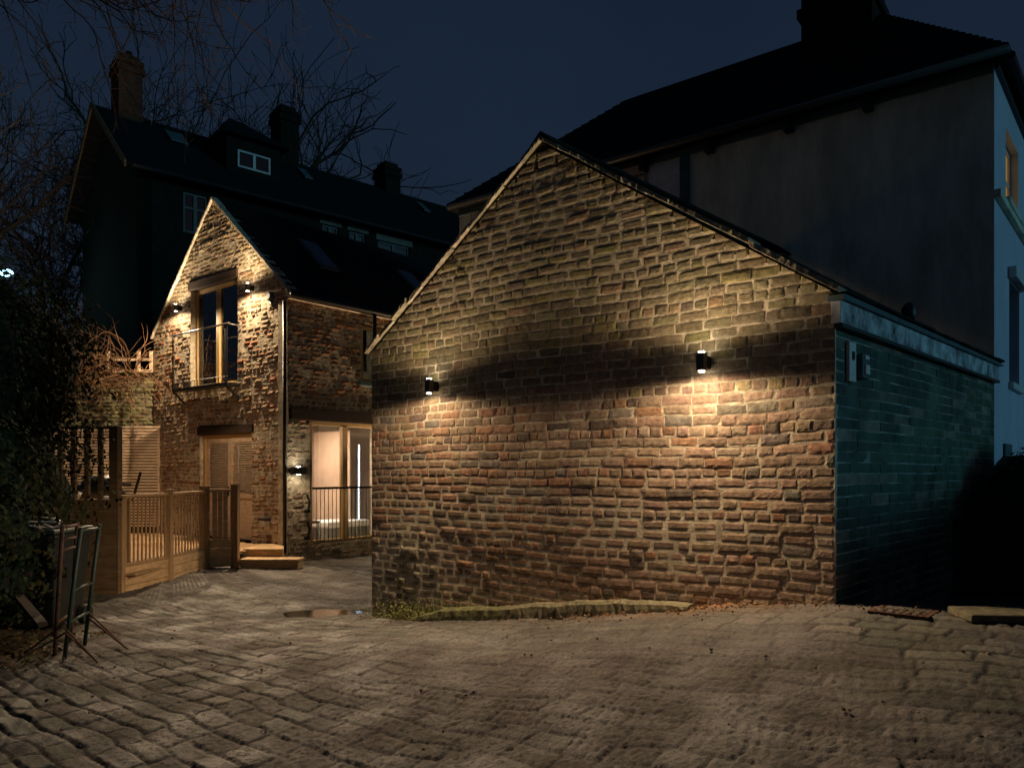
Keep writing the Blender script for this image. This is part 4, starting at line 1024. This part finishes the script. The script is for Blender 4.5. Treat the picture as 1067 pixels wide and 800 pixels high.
mb.build('stay', M['rust'], tf)
mb = MB(); q = at(16, 625, 6.9); q2 = at(40, 652, 6.3); mb.prism([q + np.array([0,0,-.02]), q2 + np.array([0,0,-.02]), q2 + np.array([.02,-.05,.03]), q + np.array([.02,-.05,.05])], (.02, .10, .0)); tag(mb.build('old_plank', M['dark_wood'], bevel=.004), 'weathered plank lying on the earth beside the bins', 'plank')

# ------------------------------------------------------------------ puddle, drain cover, kerb slab, debris
mb = MB(); n = 40; cx_, cy_ = -2.05, 9.15; pz_ = gz(cx_, cy_) - .014
mb.add([(cx_, cy_, pz_)] + [(cx_ + .75*math.cos(t)*(1+.15*math.sin(3*t+1)), cy_ + .30*math.sin(t)*(1+.2*math.sin(4*t)), pz_) for t in np.linspace(0, 2*math.pi, n, endpoint=False)], [(0, i+1, (i+1) % n + 1) for i in range(n)])
tag(mb.build('puddle', M['water']), 'shallow puddle of water at the outbuilding corner', kind='structure')
def ground_patch(px_list, z=.012, th=.03):
    return [np.array([p[0], p[1], gz(p[0], p[1]) + z]) for p in px_list]
dc = empty('drain_cover', (*at(942, 640, 5.2)[:2], gz(*at(942, 640, 5.2)[:2])), 'rusty square drain cover set in the stone apron', 'drain cover')
cx_, cy_ = at(942, 640, 5.12)[:2]; g0 = gz(cx_, cy_) - .026; gx = (gz(cx_ + .2, cy_) - gz(cx_ - .2, cy_)) / .4; gy = (gz(cx_, cy_ + .15) - gz(cx_, cy_ - .15)) / .3
dd = np.array(W_near.d); dn = np.array(W_near.n)
def onp(a, b, h): 
    q = dd * a + dn * b; return np.array([cx_ + q[0], cy_ + q[1], g0 + gx*q[0] + gy*q[1] + h])
def obox(mb, a0, a1, b0, b1, h0, h1): mb.hexa([onp(a0,b1,h0), onp(a1,b1,h0), onp(a1,b0,h0), onp(a0,b0,h0), onp(a0,b1,h1), onp(a1,b1,h1), onp(a1,b0,h1), onp(a0,b0,h1)])
mb = MB(); t = .18; w_ = .025
obox(mb, -t, t, -t, -t+w_, -.02, .03); obox(mb, -t, t, t-w_, t, -.02, .03); obox(mb, -t, -t+w_, -t+w_, t-w_, -.02, .03); obox(mb, t-w_, t, -t+w_, t-w_, -.02, .03); mb.build('frame', M['rust'], dc)
mb = MB(); obox(mb, -t+w_+.004, t-w_-.004, -t+w_+.004, t-w_-.004, -.02, .022)
for i in range(7):
    for j in range(7):
        a = -.15 + i*.05; b = -.15 + j*.05
        if (i + j) % 2: obox(mb, a-.018, a+.018, b-.006, b+.006, .0225, .028)
        else: obox(mb, a-.006, a+.006, b-.018, b+.018, .0225, .028)
mb.build('cover_plate', M['rust'], dc)
ks = MB(); x0_, y0_ = at(1012, 655, 4.75)[:2]
zk = gz(x0_ + .3, y0_) + .015
ks.hexa([(x0_, y0_, zk), (x0_ + .75, y0_ - .12, zk + .01), (x0_ + .8, y0_ + .2, zk + .01), (x0_ + .03, y0_ + .32, zk), (x0_, y0_, zk + .05), (x0_ + .75, y0_ - .12, zk + .06), (x0_ + .8, y0_ + .2, zk + .06), (x0_ + .03, y0_ + .32, zk + .05)], 0, (.13, .115, .075))
tag(ks.build('stone_slab', M['stone'], bevel=.012), 'flat raised stone slab at the right edge of the yard', 'stone slab')
# crumbled brick, mortar and twigs at the wall foot
mb = MB(); rr = np.random.default_rng(12)
for i in range(420):
    s_ = rr.normal(3.7, .75) if i < 300 else rr.uniform(0, 5.0); e = abs(rr.normal(.06, .16)) + .02
    x, y, _ = W_near.p(s_, 0, e); z = gz(x, y) + .015 + .02*math.exp(-((s_-3.7)/.7)**2)
    r_ = rr.uniform(.003, .009); d_ = rr.normal(0, 1, 3); k = rr.uniform(.8, 1.2)
    c = (.26*k, .12*k, .05*k) if rr.random() < .6 else (.2*k, .16*k, .11*k)
    h_ = [np.array([x, y, z]) + np.array([a, b, c2]) * r_ * rr.uniform(.5, 1.3, 3) for a, b, c2 in ((-1,-1,-1),(1,-1,-1),(1,1,-1),(-1,1,-1),(-1,-1,.6),(1,-1,.6),(1,1,.6),(-1,1,.6))]
    mb.hexa(h_, 0, c)
tag(mb.build('brick_rubble', M['stone']), 'crumbs of red brick and mortar at the wall foot', 'rubble', kind='stuff')
mb = MB()
for i in range(260):
    x = rr.uniform(-4.2, 3.2); y = rr.uniform(3, 9); z = gz(x, y) + .022; r_ = rr.uniform(.003, .009)
    k = rr.uniform(.5, 1.3); c = (.16*k, .13*k, .09*k) if rr.random() < .8 else (.10, .05, .02)
    mb.hexa([np.array([x, y, z]) + np.array([a, b, c2]) * r_ * rr.uniform(.5, 1.4, 3) for a, b, c2 in ((-1,-1,-1),(1,-1,-1),(1,1,-1),(-1,1,-1),(-1,-1,.7),(1,-1,.7),(1,1,.7),(-1,1,.7))], 0, c)
tag(mb.build('grit', M['stone']), 'loose grit and small stones over the setts', 'grit', kind='stuff')
# moss tufts at the left foot of the wall
mb = MB(); n = 2600; s_ = rr.normal(.85, .42, n); e = np.abs(rr.normal(0, .05, n)) + .0; 
P_ = []; 
for a, b in zip(s_, e):
    x, y, _ = W_near.p(a, 0, b + .01); P_.append(np.array([x, y, gz(x, y) + abs(rr.normal(.05, .07))]))
leaves(mb, P_, [np.array(v_) / np.linalg.norm(v_) for v_ in rr.normal(0, .6, (n, 3)) + np.array([-.5, -.6, .4])], .009, rr, [(.16, .16, .05), (.10, .12, .035), (.2, .18, .07)])
tag(mb.build('moss', M['leaf']), 'green moss creeping up the left foot of the gable wall', 'moss', kind='stuff')

# ------------------------------------------------------------------ rendered white house, right
Pc = np.array([(1036-533.5)/F*9.35, 9.35]); v1 = np.array([-.7905, .6124]); v2 = np.array([.646, .763]) / math.hypot(.646, .763)
W_wl = Wall(Pc + v1 * 8.7, Pc); W_wr = Wall(Pc, Pc + v2 * 5.6)
wh = empty('rendered_house', (*Pc, .5), 'large two storey house with pale rendered walls and dark hipped slate roof', 'house')
ez = W_wl.z_at(1035, 62)
wdl = W_wr
uwin = (W_wr.s_at(1048), W_wr.s_at(1061), W_wr.z_at(1048, 206), W_wr.z_at(1048, 132))
lwin = (W_wr.s_at(1051.5), W_wr.s_at(1062), W_wr.z_at(1051.5, 398), W_wr.z_at(1051.5, 292))
mb = MB(); mb.wbox(W_wl, 0, W_wl.L, 0, ez, -.3, 0); mb.build('yard_wall', M['render'], wh)
def holed(W, L, z0, z1, holes, e0, e1, s0=0):
    mb = MB(); ss_ = sorted({s0, L} | {h[0] for h in holes} | {h[1] for h in holes})
    for a, b in zip(ss_[:-1], ss_[1:]):
        zs = [z0]; 
        for h in sorted([h for h in holes if h[0] < (a+b)/2 < h[1]], key=lambda h: h[2]): zs += [h[2], h[3]]
        zs.append(z1)
        for q in range(0, len(zs), 2): mb.wbox(W, a, b, zs[q], zs[q+1], e0, e1)
    return mb
holed(W_wr, W_wr.L, 0, ez - .002, [uwin, lwin], -.3, 0, s0=.0).build('right_wall', mat('white_render', (.55,.58,.68), .85, noise=2, bump=(25,.3,.004), spec=.2, var=.1), wh)
Wb1 = Wall(Pc + v1 * 8.7 + v2 * 5.6, Pc + v1 * 8.7); mb = MB(); mb.wbox(Wb1, 0, Wb1.L, 0, ez - .003, -.3, .001); mb.build('left_wall', M['render'], wh)
# hipped roof
def H3(q, z): return np.array([q[0], q[1], z])
ov = .17; dn1 = -v1; 
c1 = Pc - v1*ov - v2*ov; c2 = Pc + v1*(8.7+ov) - v2*ov; c3 = Pc + v1*(8.7+ov) + v2*(5.6+ov); c4 = Pc - v1*ov + v2*(5.6+ov)
r1 = Pc + v1*2.0 + v2*2.9; r2 = Pc + v1*6.8 + v2*2.9; rz = EYE + (HV - 15)/F * r1[1]; e_z = ez + .05
mb = MB()
V8 = [H3(c1, e_z), H3(c2, e_z), H3(c3, e_z), H3(c4, e_z), H3(r1, rz), H3(r2, rz)]
V8 += [v - np.array([0, 0, .09]) for v in V8[:4]]
mb.add(V8, [(0, 4, 5, 1), (1, 5, 2), (2, 5, 4, 3), (3, 4, 0), (6, 7, 1, 0), (7, 8, 2, 1), (8, 9, 3, 2), (9, 6, 0, 3), (9, 8, 7, 6)])
# slate courses as thin raised bands on the two visible slopes
for (p0, p1, q0, q1) in ((V8[0], V8[1], V8[4], V8[5]), (V8[3], V8[0], V8[4], V8[4])):
    for i in range(22):
        t0 = i / 22; t1 = t0 + .004
        a, b = p0 + (q0-p0)*t0, p1 + (q1-p1)*t0
        a2, b2 = p0 + (q0-p0)*(t0 + 1/22), p1 + (q1-p1)*(t0 + 1/22)
        up = np.array([0, 0, .028]); mb.add([a + up, b + up, b2 + up*.2, a2 + up*.2, a, b], [(0, 1, 2, 3), (4, 5, 1, 0)])
rf = mb.build('roof', M['slate'], wh)
ch0 = Pc + v1 * 2.6 + v2 * 2.9; cw = (908-828)/F*ch0[1]/2*.86
Wc = Wall(ch0 + v1*cw - v2*.45, ch0 - v1*cw - v2*.45)
cu = MB(); cu.wbox(Wc, 0, Wc.L, rz - 1.2, rz + 1.5, -.9, 0); cu.wbox(Wc, -.06, Wc.L + .06, rz + .12 , rz + .28, -.96, .06); cu.build('chimney', M['dark_brick'], rf, bevel=.01)
# gutter (two pale lines), brackets, downpipe
mb = MB(); mb.tube([W_wl.p(0 - .1, ez - .02, ov + .05), W_wl.p(W_wl.L + ov, ez - .02, ov + .05)], .05, 10); mb.build('gutter', M['copper'], wh, smooth=True)
mb = MB(); mb.wbox(W_wl, 0, W_wl.L, ez - .16, ez - .06, .002, .035); mb.build('fascia', M['lead'], wh, bevel=.004)
for u, v in ((668, 166), (737, 149), (820, 122), (903, 98)):
    s_ = W_wl.s_at(u, .15); mb = MB(); mb.wbox(W_wl, s_ - .06, s_ + .06, ez - .25, ez - .165, .0, .13); mb.wbox(W_wl, s_ - .04, s_ + .04, ez - .17, ez - .05, .037, ov); mb.build('bracket', M['black'], wh, bevel=.01)
s_ = W_wl.s_at(714); mb = MB(); mb.wbox(W_wl, s_ - .075, s_ + .075, 1, ez - .17, .003, .04); mb.build('downpipe', M['lead'], wh)
# paler panel and weathered timber boards left of the pipe
s0_, s1_ = W_wl.s_at(676), W_wl.s_at(711)
mb = MB(); mb.wbox(W_wl, s0_, s1_, 3, ez - .2, .003, .012); mb.build('pale_patch', M['white_paint'], wh)
mb = MB(); s0_, s1_ = W_wl.s_at(600), W_wl.s_at(673)
for k in range(5):
    zt_ = W_wl.z_at(673, 172) - k * .17; mb.wbox(W_wl, s0_, s1_, zt_ - .14, zt_, .003, .05 + .02*(k == 0))
mb.build('timber_boarding', M['slats'], wh, bevel=.004)
mb = MB(); mb.wbox(W_wr, .0, W_wr.L, W_wr.z_at(1037, 207), W_wr.z_at(1037, 199), -.0, .07); mb.build('string_course', M['render'], wh, bevel=.006)
f = glazed(W_wr, uwin, 1, wh, M['white_paint'], M['amber'], e0=-.16, e1=-.1, fr=.05, sill=M['render'], rails=[((uwin[2]+uwin[3])/2, .025)])
f = glazed(W_wr, lwin, 1, wh, M['white_paint'], M['dark_glass'], e0=-.22, e1=-.14, fr=.05, sill=M['white_paint'], rails=[((lwin[2]+lwin[3])/2, .025)])
mb = MB(); mb.wbox(W_wr, lwin[0] - .12, lwin[1] + .12, lwin[3] + .02, lwin[3] + .16, .001, .10); mb.build('lintel', M['white_paint'], wh, bevel=.01)
a0, a1 = W_wr.s_at(1045), W_wr.s_at(1052); z1_ = W_wr.z_at(1045, 462); z0_ = W_wr.z_at(1045, 484)
mb = MB(); mb.wbox(W_wr, a0, a1, z0_, z1_, .003, .03); vn = mb.build('air_vent', M['lead'], wh)
mb = MB(); mb.wbox(W_wr, .0, W_wr.L, ez - .12, ez, .002, .05); mb.build('eaves_board', M['black'], wh)
mb = MB(); mb.tube([W_wr.p(.02, ez, ov), W_wr.p(W_wr.L, ez, ov)], .05, 8); mb.build('gutter', M['black'], wh)

# low dark retaining wall and grass bank in the gap on the right
q0 = np.array(W_side.p(W_side.s_at(992), 0)[:2]); q1 = q0 + np.array([4.5, .2])
W_rt = Wall(q0, q1); rzt = W_rt.z_at(1030, 548)
rt = empty('retaining_wall', (*q0, gz(*q0)), 'low black retaining wall in the gap right of the outbuilding', 'wall')
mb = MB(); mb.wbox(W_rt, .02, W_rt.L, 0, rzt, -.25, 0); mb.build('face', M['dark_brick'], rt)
mb = MB(); mb.wbox(W_rt, .02, W_rt.L, rzt + .002, rzt + .06, -.3, .04); mb.build('coping', M['dark_brick'], rt, bevel=.008)
mb = MB(); nn = 24; vs = []
for j in range(nn + 1):
    for i in range(nn + 1):
        a = .02 + 5.5 * i / nn; e = -.26 - 3.6 * j / nn; x, y, _ = W_rt.p(a, 0, e)
        t = j / nn
        vs.append((x, y, rzt - .04 + (1.72 - rzt) * min(1, t * 2.1) ** .8 + .03 * float(sn(x, y, 3, 1)) + .10 * min(1, a) * min(1, t*3)))
mb.add(vs, [(j*(nn+1)+i, j*(nn+1)+i+1, (j+1)*(nn+1)+i+1, (j+1)*(nn+1)+i) for j in range(nn) for i in range(nn)])
tag(mb.build('grass_bank', M['bank'], smooth=True), 'dark bank rising to the rendered house', kind='structure')

sh = empty('rounded_shrub', (4.9, 8.2, rzt), 'dark rounded shrub above the retaining wall at the right edge', 'shrub')
mb = MB(); mi_ = MB(); rr = np.random.default_rng(31); P_ = []; N_ = []
for u, v, Y, r_ in ((1078, 566, 7.95, .78), (1120, 540, 8.2, .85), (1040, 580, 7.9, .50), (1095, 520, 8.6, .5), (1180, 540, 8.3, 1.0)):
    c = at(u, v, Y); blob(mi_, c, r_ * .93, k=int(u) % 6, amp=.05)
    n = int(5200 * r_ * r_); d_ = rr.normal(0, 1, (n, 3)); d_ /= np.linalg.norm(d_, axis=1)[:, None]
    q = c + d_ * (r_ * (1 + rr.normal(0, .035, n)))[:, None]
    k = (q[:, 2] > rzt - .1) & ((q[:, :2] - W_side.O) @ W_side.n > .03)
    P_.append(q[k]); N_.append((d_ + rr.normal(0, .5, d_.shape))[k])
P_ = np.vstack(P_); N_ = np.vstack(N_); N_ /= np.linalg.norm(N_, axis=1)[:, None]
leaves(mb, P_, N_, .022, rr, [(.02, .028, .014), (.014, .022, .011)])
mb.build('foliage', M['leaf'], sh); mi_.build('inner_growth', M['bank'], sh)
W_shade = Wall((7.2, 3.0), (9.3, 9.2))  # unseen wall, added to keep moonlight off the lower side wall
shade_w = empty('shade_wall', (7.2, 3.0, 0), 'plain dark wall added out of view on the right to shade the side wall', 'wall')
mb = MB(); mb.wbox(W_shade, 0, W_shade.L, 0, 2.0, -.12, .12); mb.build('face', M['dark_brick'], shade_w)
mb = MB(); mb.wbox(W_shade, -.03, W_shade.L + .03, 2.002, 2.08, -.16, .16); mb.build('coping', M['dark_brick'], shade_w, bevel=.01)

# ------------------------------------------------------------------ old house behind, left
oc = np.array([(145-533.5)/F*22, 22.0]); og = np.array([.739, .673]); og /= np.linalg.norm(og); oq = np.array([-.673, .739]); oq /= np.linalg.norm(oq)
W_ol = Wall(oc, oc + og * 14.2); W_og = Wall(oc + oq * 6.25, oc)
oh = empty('old_brick_house', (*oc, 0), 'tall unlit old brick house with three chimneys and a dormer behind the barn', 'house')
oez, orz = 10.45, 13.0
wwin = (W_ol.s_at(191), W_ol.s_at(217), W_ol.z_at(200, 243), W_ol.z_at(200, 201))
ends = [(336, 327+24), (363, 380), (393, 428)]
bw3 = [(W_ol.s_at(a), W_ol.s_at(b), W_ol.z_at(a, v) - 1.0, W_ol.z_at(a, v)) for a, b, v in ((336, 353, 233), (364, 381, 240), (394, 427, 250))]
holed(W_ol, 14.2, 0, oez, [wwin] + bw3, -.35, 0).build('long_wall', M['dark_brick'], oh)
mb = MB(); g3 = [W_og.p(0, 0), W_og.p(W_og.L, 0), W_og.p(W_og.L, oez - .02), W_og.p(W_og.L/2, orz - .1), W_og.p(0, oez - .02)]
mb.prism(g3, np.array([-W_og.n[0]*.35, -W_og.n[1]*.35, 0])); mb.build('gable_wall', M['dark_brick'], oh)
Eo = W_og.n * .4
def O3(a, b, z): q = oc + og * a + oq * b; return np.array([q[0], q[1], z])
mb = MB()
sl = (orz - oez) / 3.125
for (b0, z0q, b1, z1q) in ((-.35, oez - .3, 3.125, orz), (6.6, oez - .3, 3.125, orz)):
    for i in range(18):
        t0, t1 = i/18, (i+1)/18
        p = [O3(-.45, b0 + (b1-b0)*t0, z0q + (z1q-z0q)*t0 + .03), O3(-.45, b0 + (b1-b0)*t1, z0q + (z1q-z0q)*t1), O3(14.4, b0 + (b1-b0)*t1, z0q + (z1q-z0q)*t1), O3(14.4, b0 + (b1-b0)*t0, z0q + (z1q-z0q)*t0 + .03)]
        mb.prism(p, (0, 0, .05))
orf = mb.build('roof', M['slate'], oh)
mb = MB()
for b0 in (-.38, 6.63):
    mb.prism([O3(-.5, b0, oez - .38), O3(-.5, b0, oez - .18), O3(-.5, 3.125, orz + .12), O3(-.5, 3.125, orz - .1)], (og[0]*.05, og[1]*.05, 0))
mb.build('barge_board', M['brown_panel'], oh)
mb = MB(); mb.tube([O3(-.3, -.42, oez - .3), O3(14.3, -.42, oez - .3)], .06, 8); mb.build('gutter', M['black'], oh)
for (s_, wd_, zt_, sk) in ((.55, 1.0, EYE + 436/F*24.3, 0), (W_ol.s_at(297), 1.0, 0, 113), (W_ol.s_at(404), 1.0, 0, 171)):
    if sk:
        u_ = {113: 297, 171: 404}[sk]
        Wr = Wall(oc + oq*3.1, oc + oq*3.1 + og*14); s_ = Wr.s_at(u_); zt_ = Wr.z_at(u_, sk)
    mb = MB()
    def cbox(a0, a1, b0, b1, z0q, z1q): mb.hexa([O3(a0,b0,z0q), O3(a1,b0,z0q), O3(a1,b1,z0q), O3(a0,b1,z0q), O3(a0,b0,z1q), O3(a1,b0,z1q), O3(a1,b1,z1q), O3(a0,b1,z1q)])
    cbox(s_-.36, s_+.36, 2.7, 3.55, orz - 1.2, zt_ - .35); cbox(s_-.42, s_+.42, 2.64, 3.61, zt_ - .62, zt_ - .42)
    cbox(s_-.40, s_+.40, 2.66, 3.59, zt_ - .349, zt_ - .2); cbox(s_-.30, s_+.30, 2.8, 3.45, zt_ - .199, zt_ - .02)
    ch = mb.build('chimney', mat('chimney_brick', (.085,.042,.026), .95, noise=6, bump=(14,.5,.02), spec=.1) if not sk else M['dark_brick'], orf, bevel=.015)
    if not sk:
        for db in (2.92, 3.3):
            mp = MB(); mp.tube([O3(s_, db, zt_ - .021), O3(s_, db, zt_ + .1)], [.12, .1], 10); 
            mp.build('chimney_pot', M['dark_brick'], orf)
def win2(W, o, parent, e0=-.14, e1=-.06, leaves=2, rails=None, name='window'):
    return glazed(W, o, leaves, parent, M['grey_frame'], M['dark_glass'], e0=e0, e1=e1, fr=.07, name=name, rails=rails)
win2(W_ol, wwin, oh, rails=[((wwin[2]+wwin[3])/2 + .15, .035)])
for b_ in bw3:
    f = win2(W_ol, b_, oh); mb = MB(); mb.wbox(W_ol, b_[0] - .1, b_[1] + .1, b_[3] + .002, b_[3] + .24, -.1, .03); mb.build('lintel', mat('pale_lintel', (.16,.15,.12), .8, noise=5, spec=.2), f)
# dormer
W_dm = Wall(oc - 0 + oq * .9, oc + oq * .9 + og * 14)
d0, d1 = W_dm.s_at(236), W_dm.s_at(292); dz0 = oez + .6; dz1 = W_dm.z_at(264, 148)
dm = MB(); dm.wbox(W_dm, d0, d1, dz0, dz1, -2.0, 0); dmo = dm.build('dormer', M['dark_brick'], oh)
mb = MB(); da, db_, dc_, dd_ = W_dm.p(d0 - .25, dz1, .25), W_dm.p(d1 + .25, dz1, .25), W_dm.p(d1 + .25, dz1, -2.6), W_dm.p(d0 - .25, dz1, -2.6)
ap = W_dm.p(d0 + .45, W_dm.z_at(240, 123, -.9), -.9); ap2 = W_dm.p(d1 - .9, W_dm.z_at(240, 123, -.9) - .05, -.9)
mb.add([da, db_, dc_, dd_, ap, ap2], [(0, 1, 5, 4), (1, 2, 5), (2, 3, 4, 5), (3, 0, 4), (3, 2, 1, 0)]); mb.build('dormer_roof', M['slate'], dmo)
glazed(W_dm, (W_dm.s_at(247), W_dm.s_at(281), W_dm.z_at(247, 174), W_dm.z_at(247, 156)), 2, oh, M['white_paint'], M['dark_glass'], e0=.002, e1=.06, fr=.06, name='window')
# rooflights
for u, v, ww in ((184, 150, .55), (318, 171, .3), (441, 224, .3)):
    b = 2.1; Wx = Wall(oc + oq*b, oc + oq*b + og*14); s_ = Wx.s_at(u); zr_ = oez + b*sl
    mb = MB(); pts = [O3(s_-ww/2, b-.3, zr_-.3*sl+.14), O3(s_+ww/2, b-.3, zr_-.3*sl+.14), O3(s_+ww/2, b+.3, zr_+.3*sl+.14), O3(s_-ww/2, b+.3, zr_+.3*sl+.14)]
    mb.prism(pts, (0, 0, .05)); mb.build('rooflight', M['lead'], orf)
# aerial on the chimney behind the rendered house
ap = at(484, 222, 15.5); ae = empty('tv_aerial', ap, 'thin television aerial above the far end of the rendered house', 'aerial')
mb = MB(); mb.tube([ap - np.array([0, 0, .3]), ap + np.array([0, 0, .42])], .012, 5); mb.build('mast', M['black'], ae)
mb = MB(); mb.tube([ap + np.array([-.05, 0, .3]), ap + np.array([.5, 0, .42])], .008, 5)
for k in range(5): mb.tube([ap + np.array([.05 + k*.1, 0, .24 + k*.02]), ap + np.array([.05 + k*.1, 0, .42 + k*.02])], .005, 4)
mb.build('antenna', M['black'], ae)

# ------------------------------------------------------------------ bare trees
def tree(name, x, y, h, label, seed, group='bare winter trees', spread=.5, gens=4, tr=.16, lean=(0, 0), z0=0, twig=1.0, mtw='twig'):
    rr = np.random.default_rng(seed); o = empty(name, (x, y, z0), label, 'tree', group)
    T = MB(); K = MB()
    def grow(p, d, L, r_, g):
        n = 5 if g < 3 else 4
        pts = wander(p, d, n, L / n, rr, droop=-.03 if g < 3 else .0, turn=.10 + .05 * g)
        rad = list(np.maximum(np.linspace(r_, r_ * .55, len(pts)), y * .00042))
        (T if g <= 1 else K).tube(pts, rad, 7 if g <= 1 else (5 if g == 2 else 3), cap=False)
        if g >= gens: return
        kids = [3, 4, 4, 4, 3][min(g, 4)]
        for k in range(kids + (1 if g == 0 else 0)):
            t = rr.uniform(.35, 1.0) if k else 1.0
            i = min(len(pts) - 2, int(t * (len(pts) - 1))); q = pts[i] + (pts[i+1] - pts[i]) * rr.random() if k else pts[-1]
            dd_ = (pts[i+1] - pts[i]); dd_ /= np.linalg.norm(dd_)
            nd = dd_ + rr.normal(0, spread, 3) + np.array([0, 0, .22]); nd /= np.linalg.norm(nd)
            grow(q, nd, L * rr.uniform(.55, .8), r_ * (.62 if k == 0 else .45), g + 1)
    grow((x, y, z0 - .3), (lean[0], lean[1], 1), h * .38, tr, 0)
    T.build('trunk', M['bark'], o); K.build('crown', M[mtw], o)
    return o
def tx_(u, Y): return (u - 533.5) / F * Y
tree('bare_tree', tx_(-16, 27), 27, 16.5, 'thick bare tree at the far left edge, nearest of the bare trees', 41, lean=(-.1, 0), tr=.2, gens=5, spread=.38)
tree('bare_tree', tx_(38, 31), 31, 17, 'slender bare tree left of the old house gable', 42, lean=(-.1, 0), tr=.16, gens=5, spread=.36)
tree('bare_tree', tx_(84, 29), 29, 15.5, 'bare tree close against the old house gable wall', 43, tr=.15, gens=5, lean=(-.06, 0), spread=.32)
tree('bare_tree', tx_(22, 34), 34, 20, 'distant bare tree between the two left trunks', 44, tr=.2, gens=5, spread=.4)
tree('bare_tree', tx_(168, 36), 36, 27, 'small bare treetop just right of the tall end chimney', 45, tr=.25, gens=4, spread=.27)
tree('bare_tree', tx_(246, 38), 38, 27.5, 'highest bare treetop rising behind the dormer roof', 46, tr=.3, gens=4, spread=.27)
tree('bare_tree', tx_(284, 37), 37, 20.5, 'bare treetop beside the middle chimney of the old house', 47, tr=.25, gens=4, spread=.27)
tree('bare_tree', tx_(215, 40), 40, 27, 'low faint treetop between end chimney and dormer', 48, tr=.25, gens=4, spread=.27)
tree('bare_tree', tx_(365, 44), 44, 21.5, 'faint bare treetop between the middle and right chimneys', 49, tr=.25, gens=4, spread=.27)
# tree standing out of frame on the left whose long branches hang in at the top
ot = empty('overhanging_tree', (-7.6, 6.2, 0), 'tree whose thin bare branches hang into the top left', 'tree')
T = MB(); K = MB(); rr = np.random.default_rng(8)
T.tube([(-7.6, 6.2, -.2), (-7.55, 6.2, 2.5), (-7.3, 6.3, 5.0), (-6.8, 6.4, 7.2)], [.26, .22, .18, .13], 10)
ends_ = []
for (u, v, Y) in ((-10, -25, 7.2), (40, -15, 7.0), (85, -25, 6.8), (130, -25, 7.0), (185, -40, 7.2), (210, -22, 7.4), (265, -25, 7.0), (300, -30, 7.2), (335, -22, 7.2)):
    e = at(u, v, Y); s0v = np.array([-7.0, 6.35, 6.2]); mid_ = (s0v + e) / 2 + np.array([0, 0, .45])
    T.tube([s0v, (s0v + mid_) / 2 + np.array([0, 0, .15]), mid_, (mid_ + e) / 2 + np.array([0, 0, .12]), e], [.06, .04, .03, .022, .014], 6); ends_.append(e)
for i, e in enumerate(ends_):
    for k in range(5 if i < 6 else 4):
        d_ = (rr.uniform(-.2, 1.0), rr.uniform(-.3, .3), rr.uniform(-.9, -.15))
        n = int(rr.integers(9, 22)) if i < 6 else int(rr.integers(3, 9)); pts = wander(e + rr.normal(0, .05, 3), d_, n, .085, rr, droop=-.015, turn=.13)
        K.tube(pts, list(np.linspace(.0075, .0025, len(pts))), 4, cap=False)
        for q in range(1, len(pts) - 1):
            if rr.random() < .75:
                p2 = wander(pts[q], (pts[q+1] - pts[q]) / .085 + rr.normal(0, .7, 3), int(rr.integers(3, 7)), .05, rr, droop=.02, turn=.25)
                K.tube(p2, list(np.linspace(.004, .0016, len(p2))), 3, cap=False)
                if rr.random() < .6:
                    p3 = wander(p2[2], rr.normal(0, 1, 3), 4, .035, rr, turn=.3); K.tube(p3, list(np.linspace(.0028, .0014, len(p3))), 3, cap=False)
T.build('trunk', M['bark'], ot); K.build('twigs', M['twig'], ot)

# ------------------------------------------------------------------ street lamp at the far left
lp = at(3, 284, 24); sl_ = empty('street_lamp', (lp[0] - .5, lp[1], 0), 'glowing cool white street lamp at the far left edge', 'street lamp')
mb = MB(); mb.tube([(lp[0]-.5, lp[1], 0), (lp[0]-.5, lp[1], lp[2] + .1), (lp[0]-.3, lp[1], lp[2] + .22), (lp[0]-.1, lp[1], lp[2] + .15)], [.07, .05, .035, .035], 8); mb.build('pole', M['black'], sl_)
mb = MB(); blob(mb, lp, .24, sq=(1.3, .8, .5), amp=0); mb.build('lamp_head', M['street'], sl_, smooth=True)
pl = bpy.data.lights.new('lamp_light', 'POINT'); pl.energy = 45; pl.color = (.35, .85, 1); pl.shadow_soft_size = .2
po = bpy.data.objects.new('lamp_light', pl); C.objects.link(po); po.parent = sl_; po.location = (lp[0] + .0 - (lp[0]-.5), 0 - .35, lp[2] - .2)
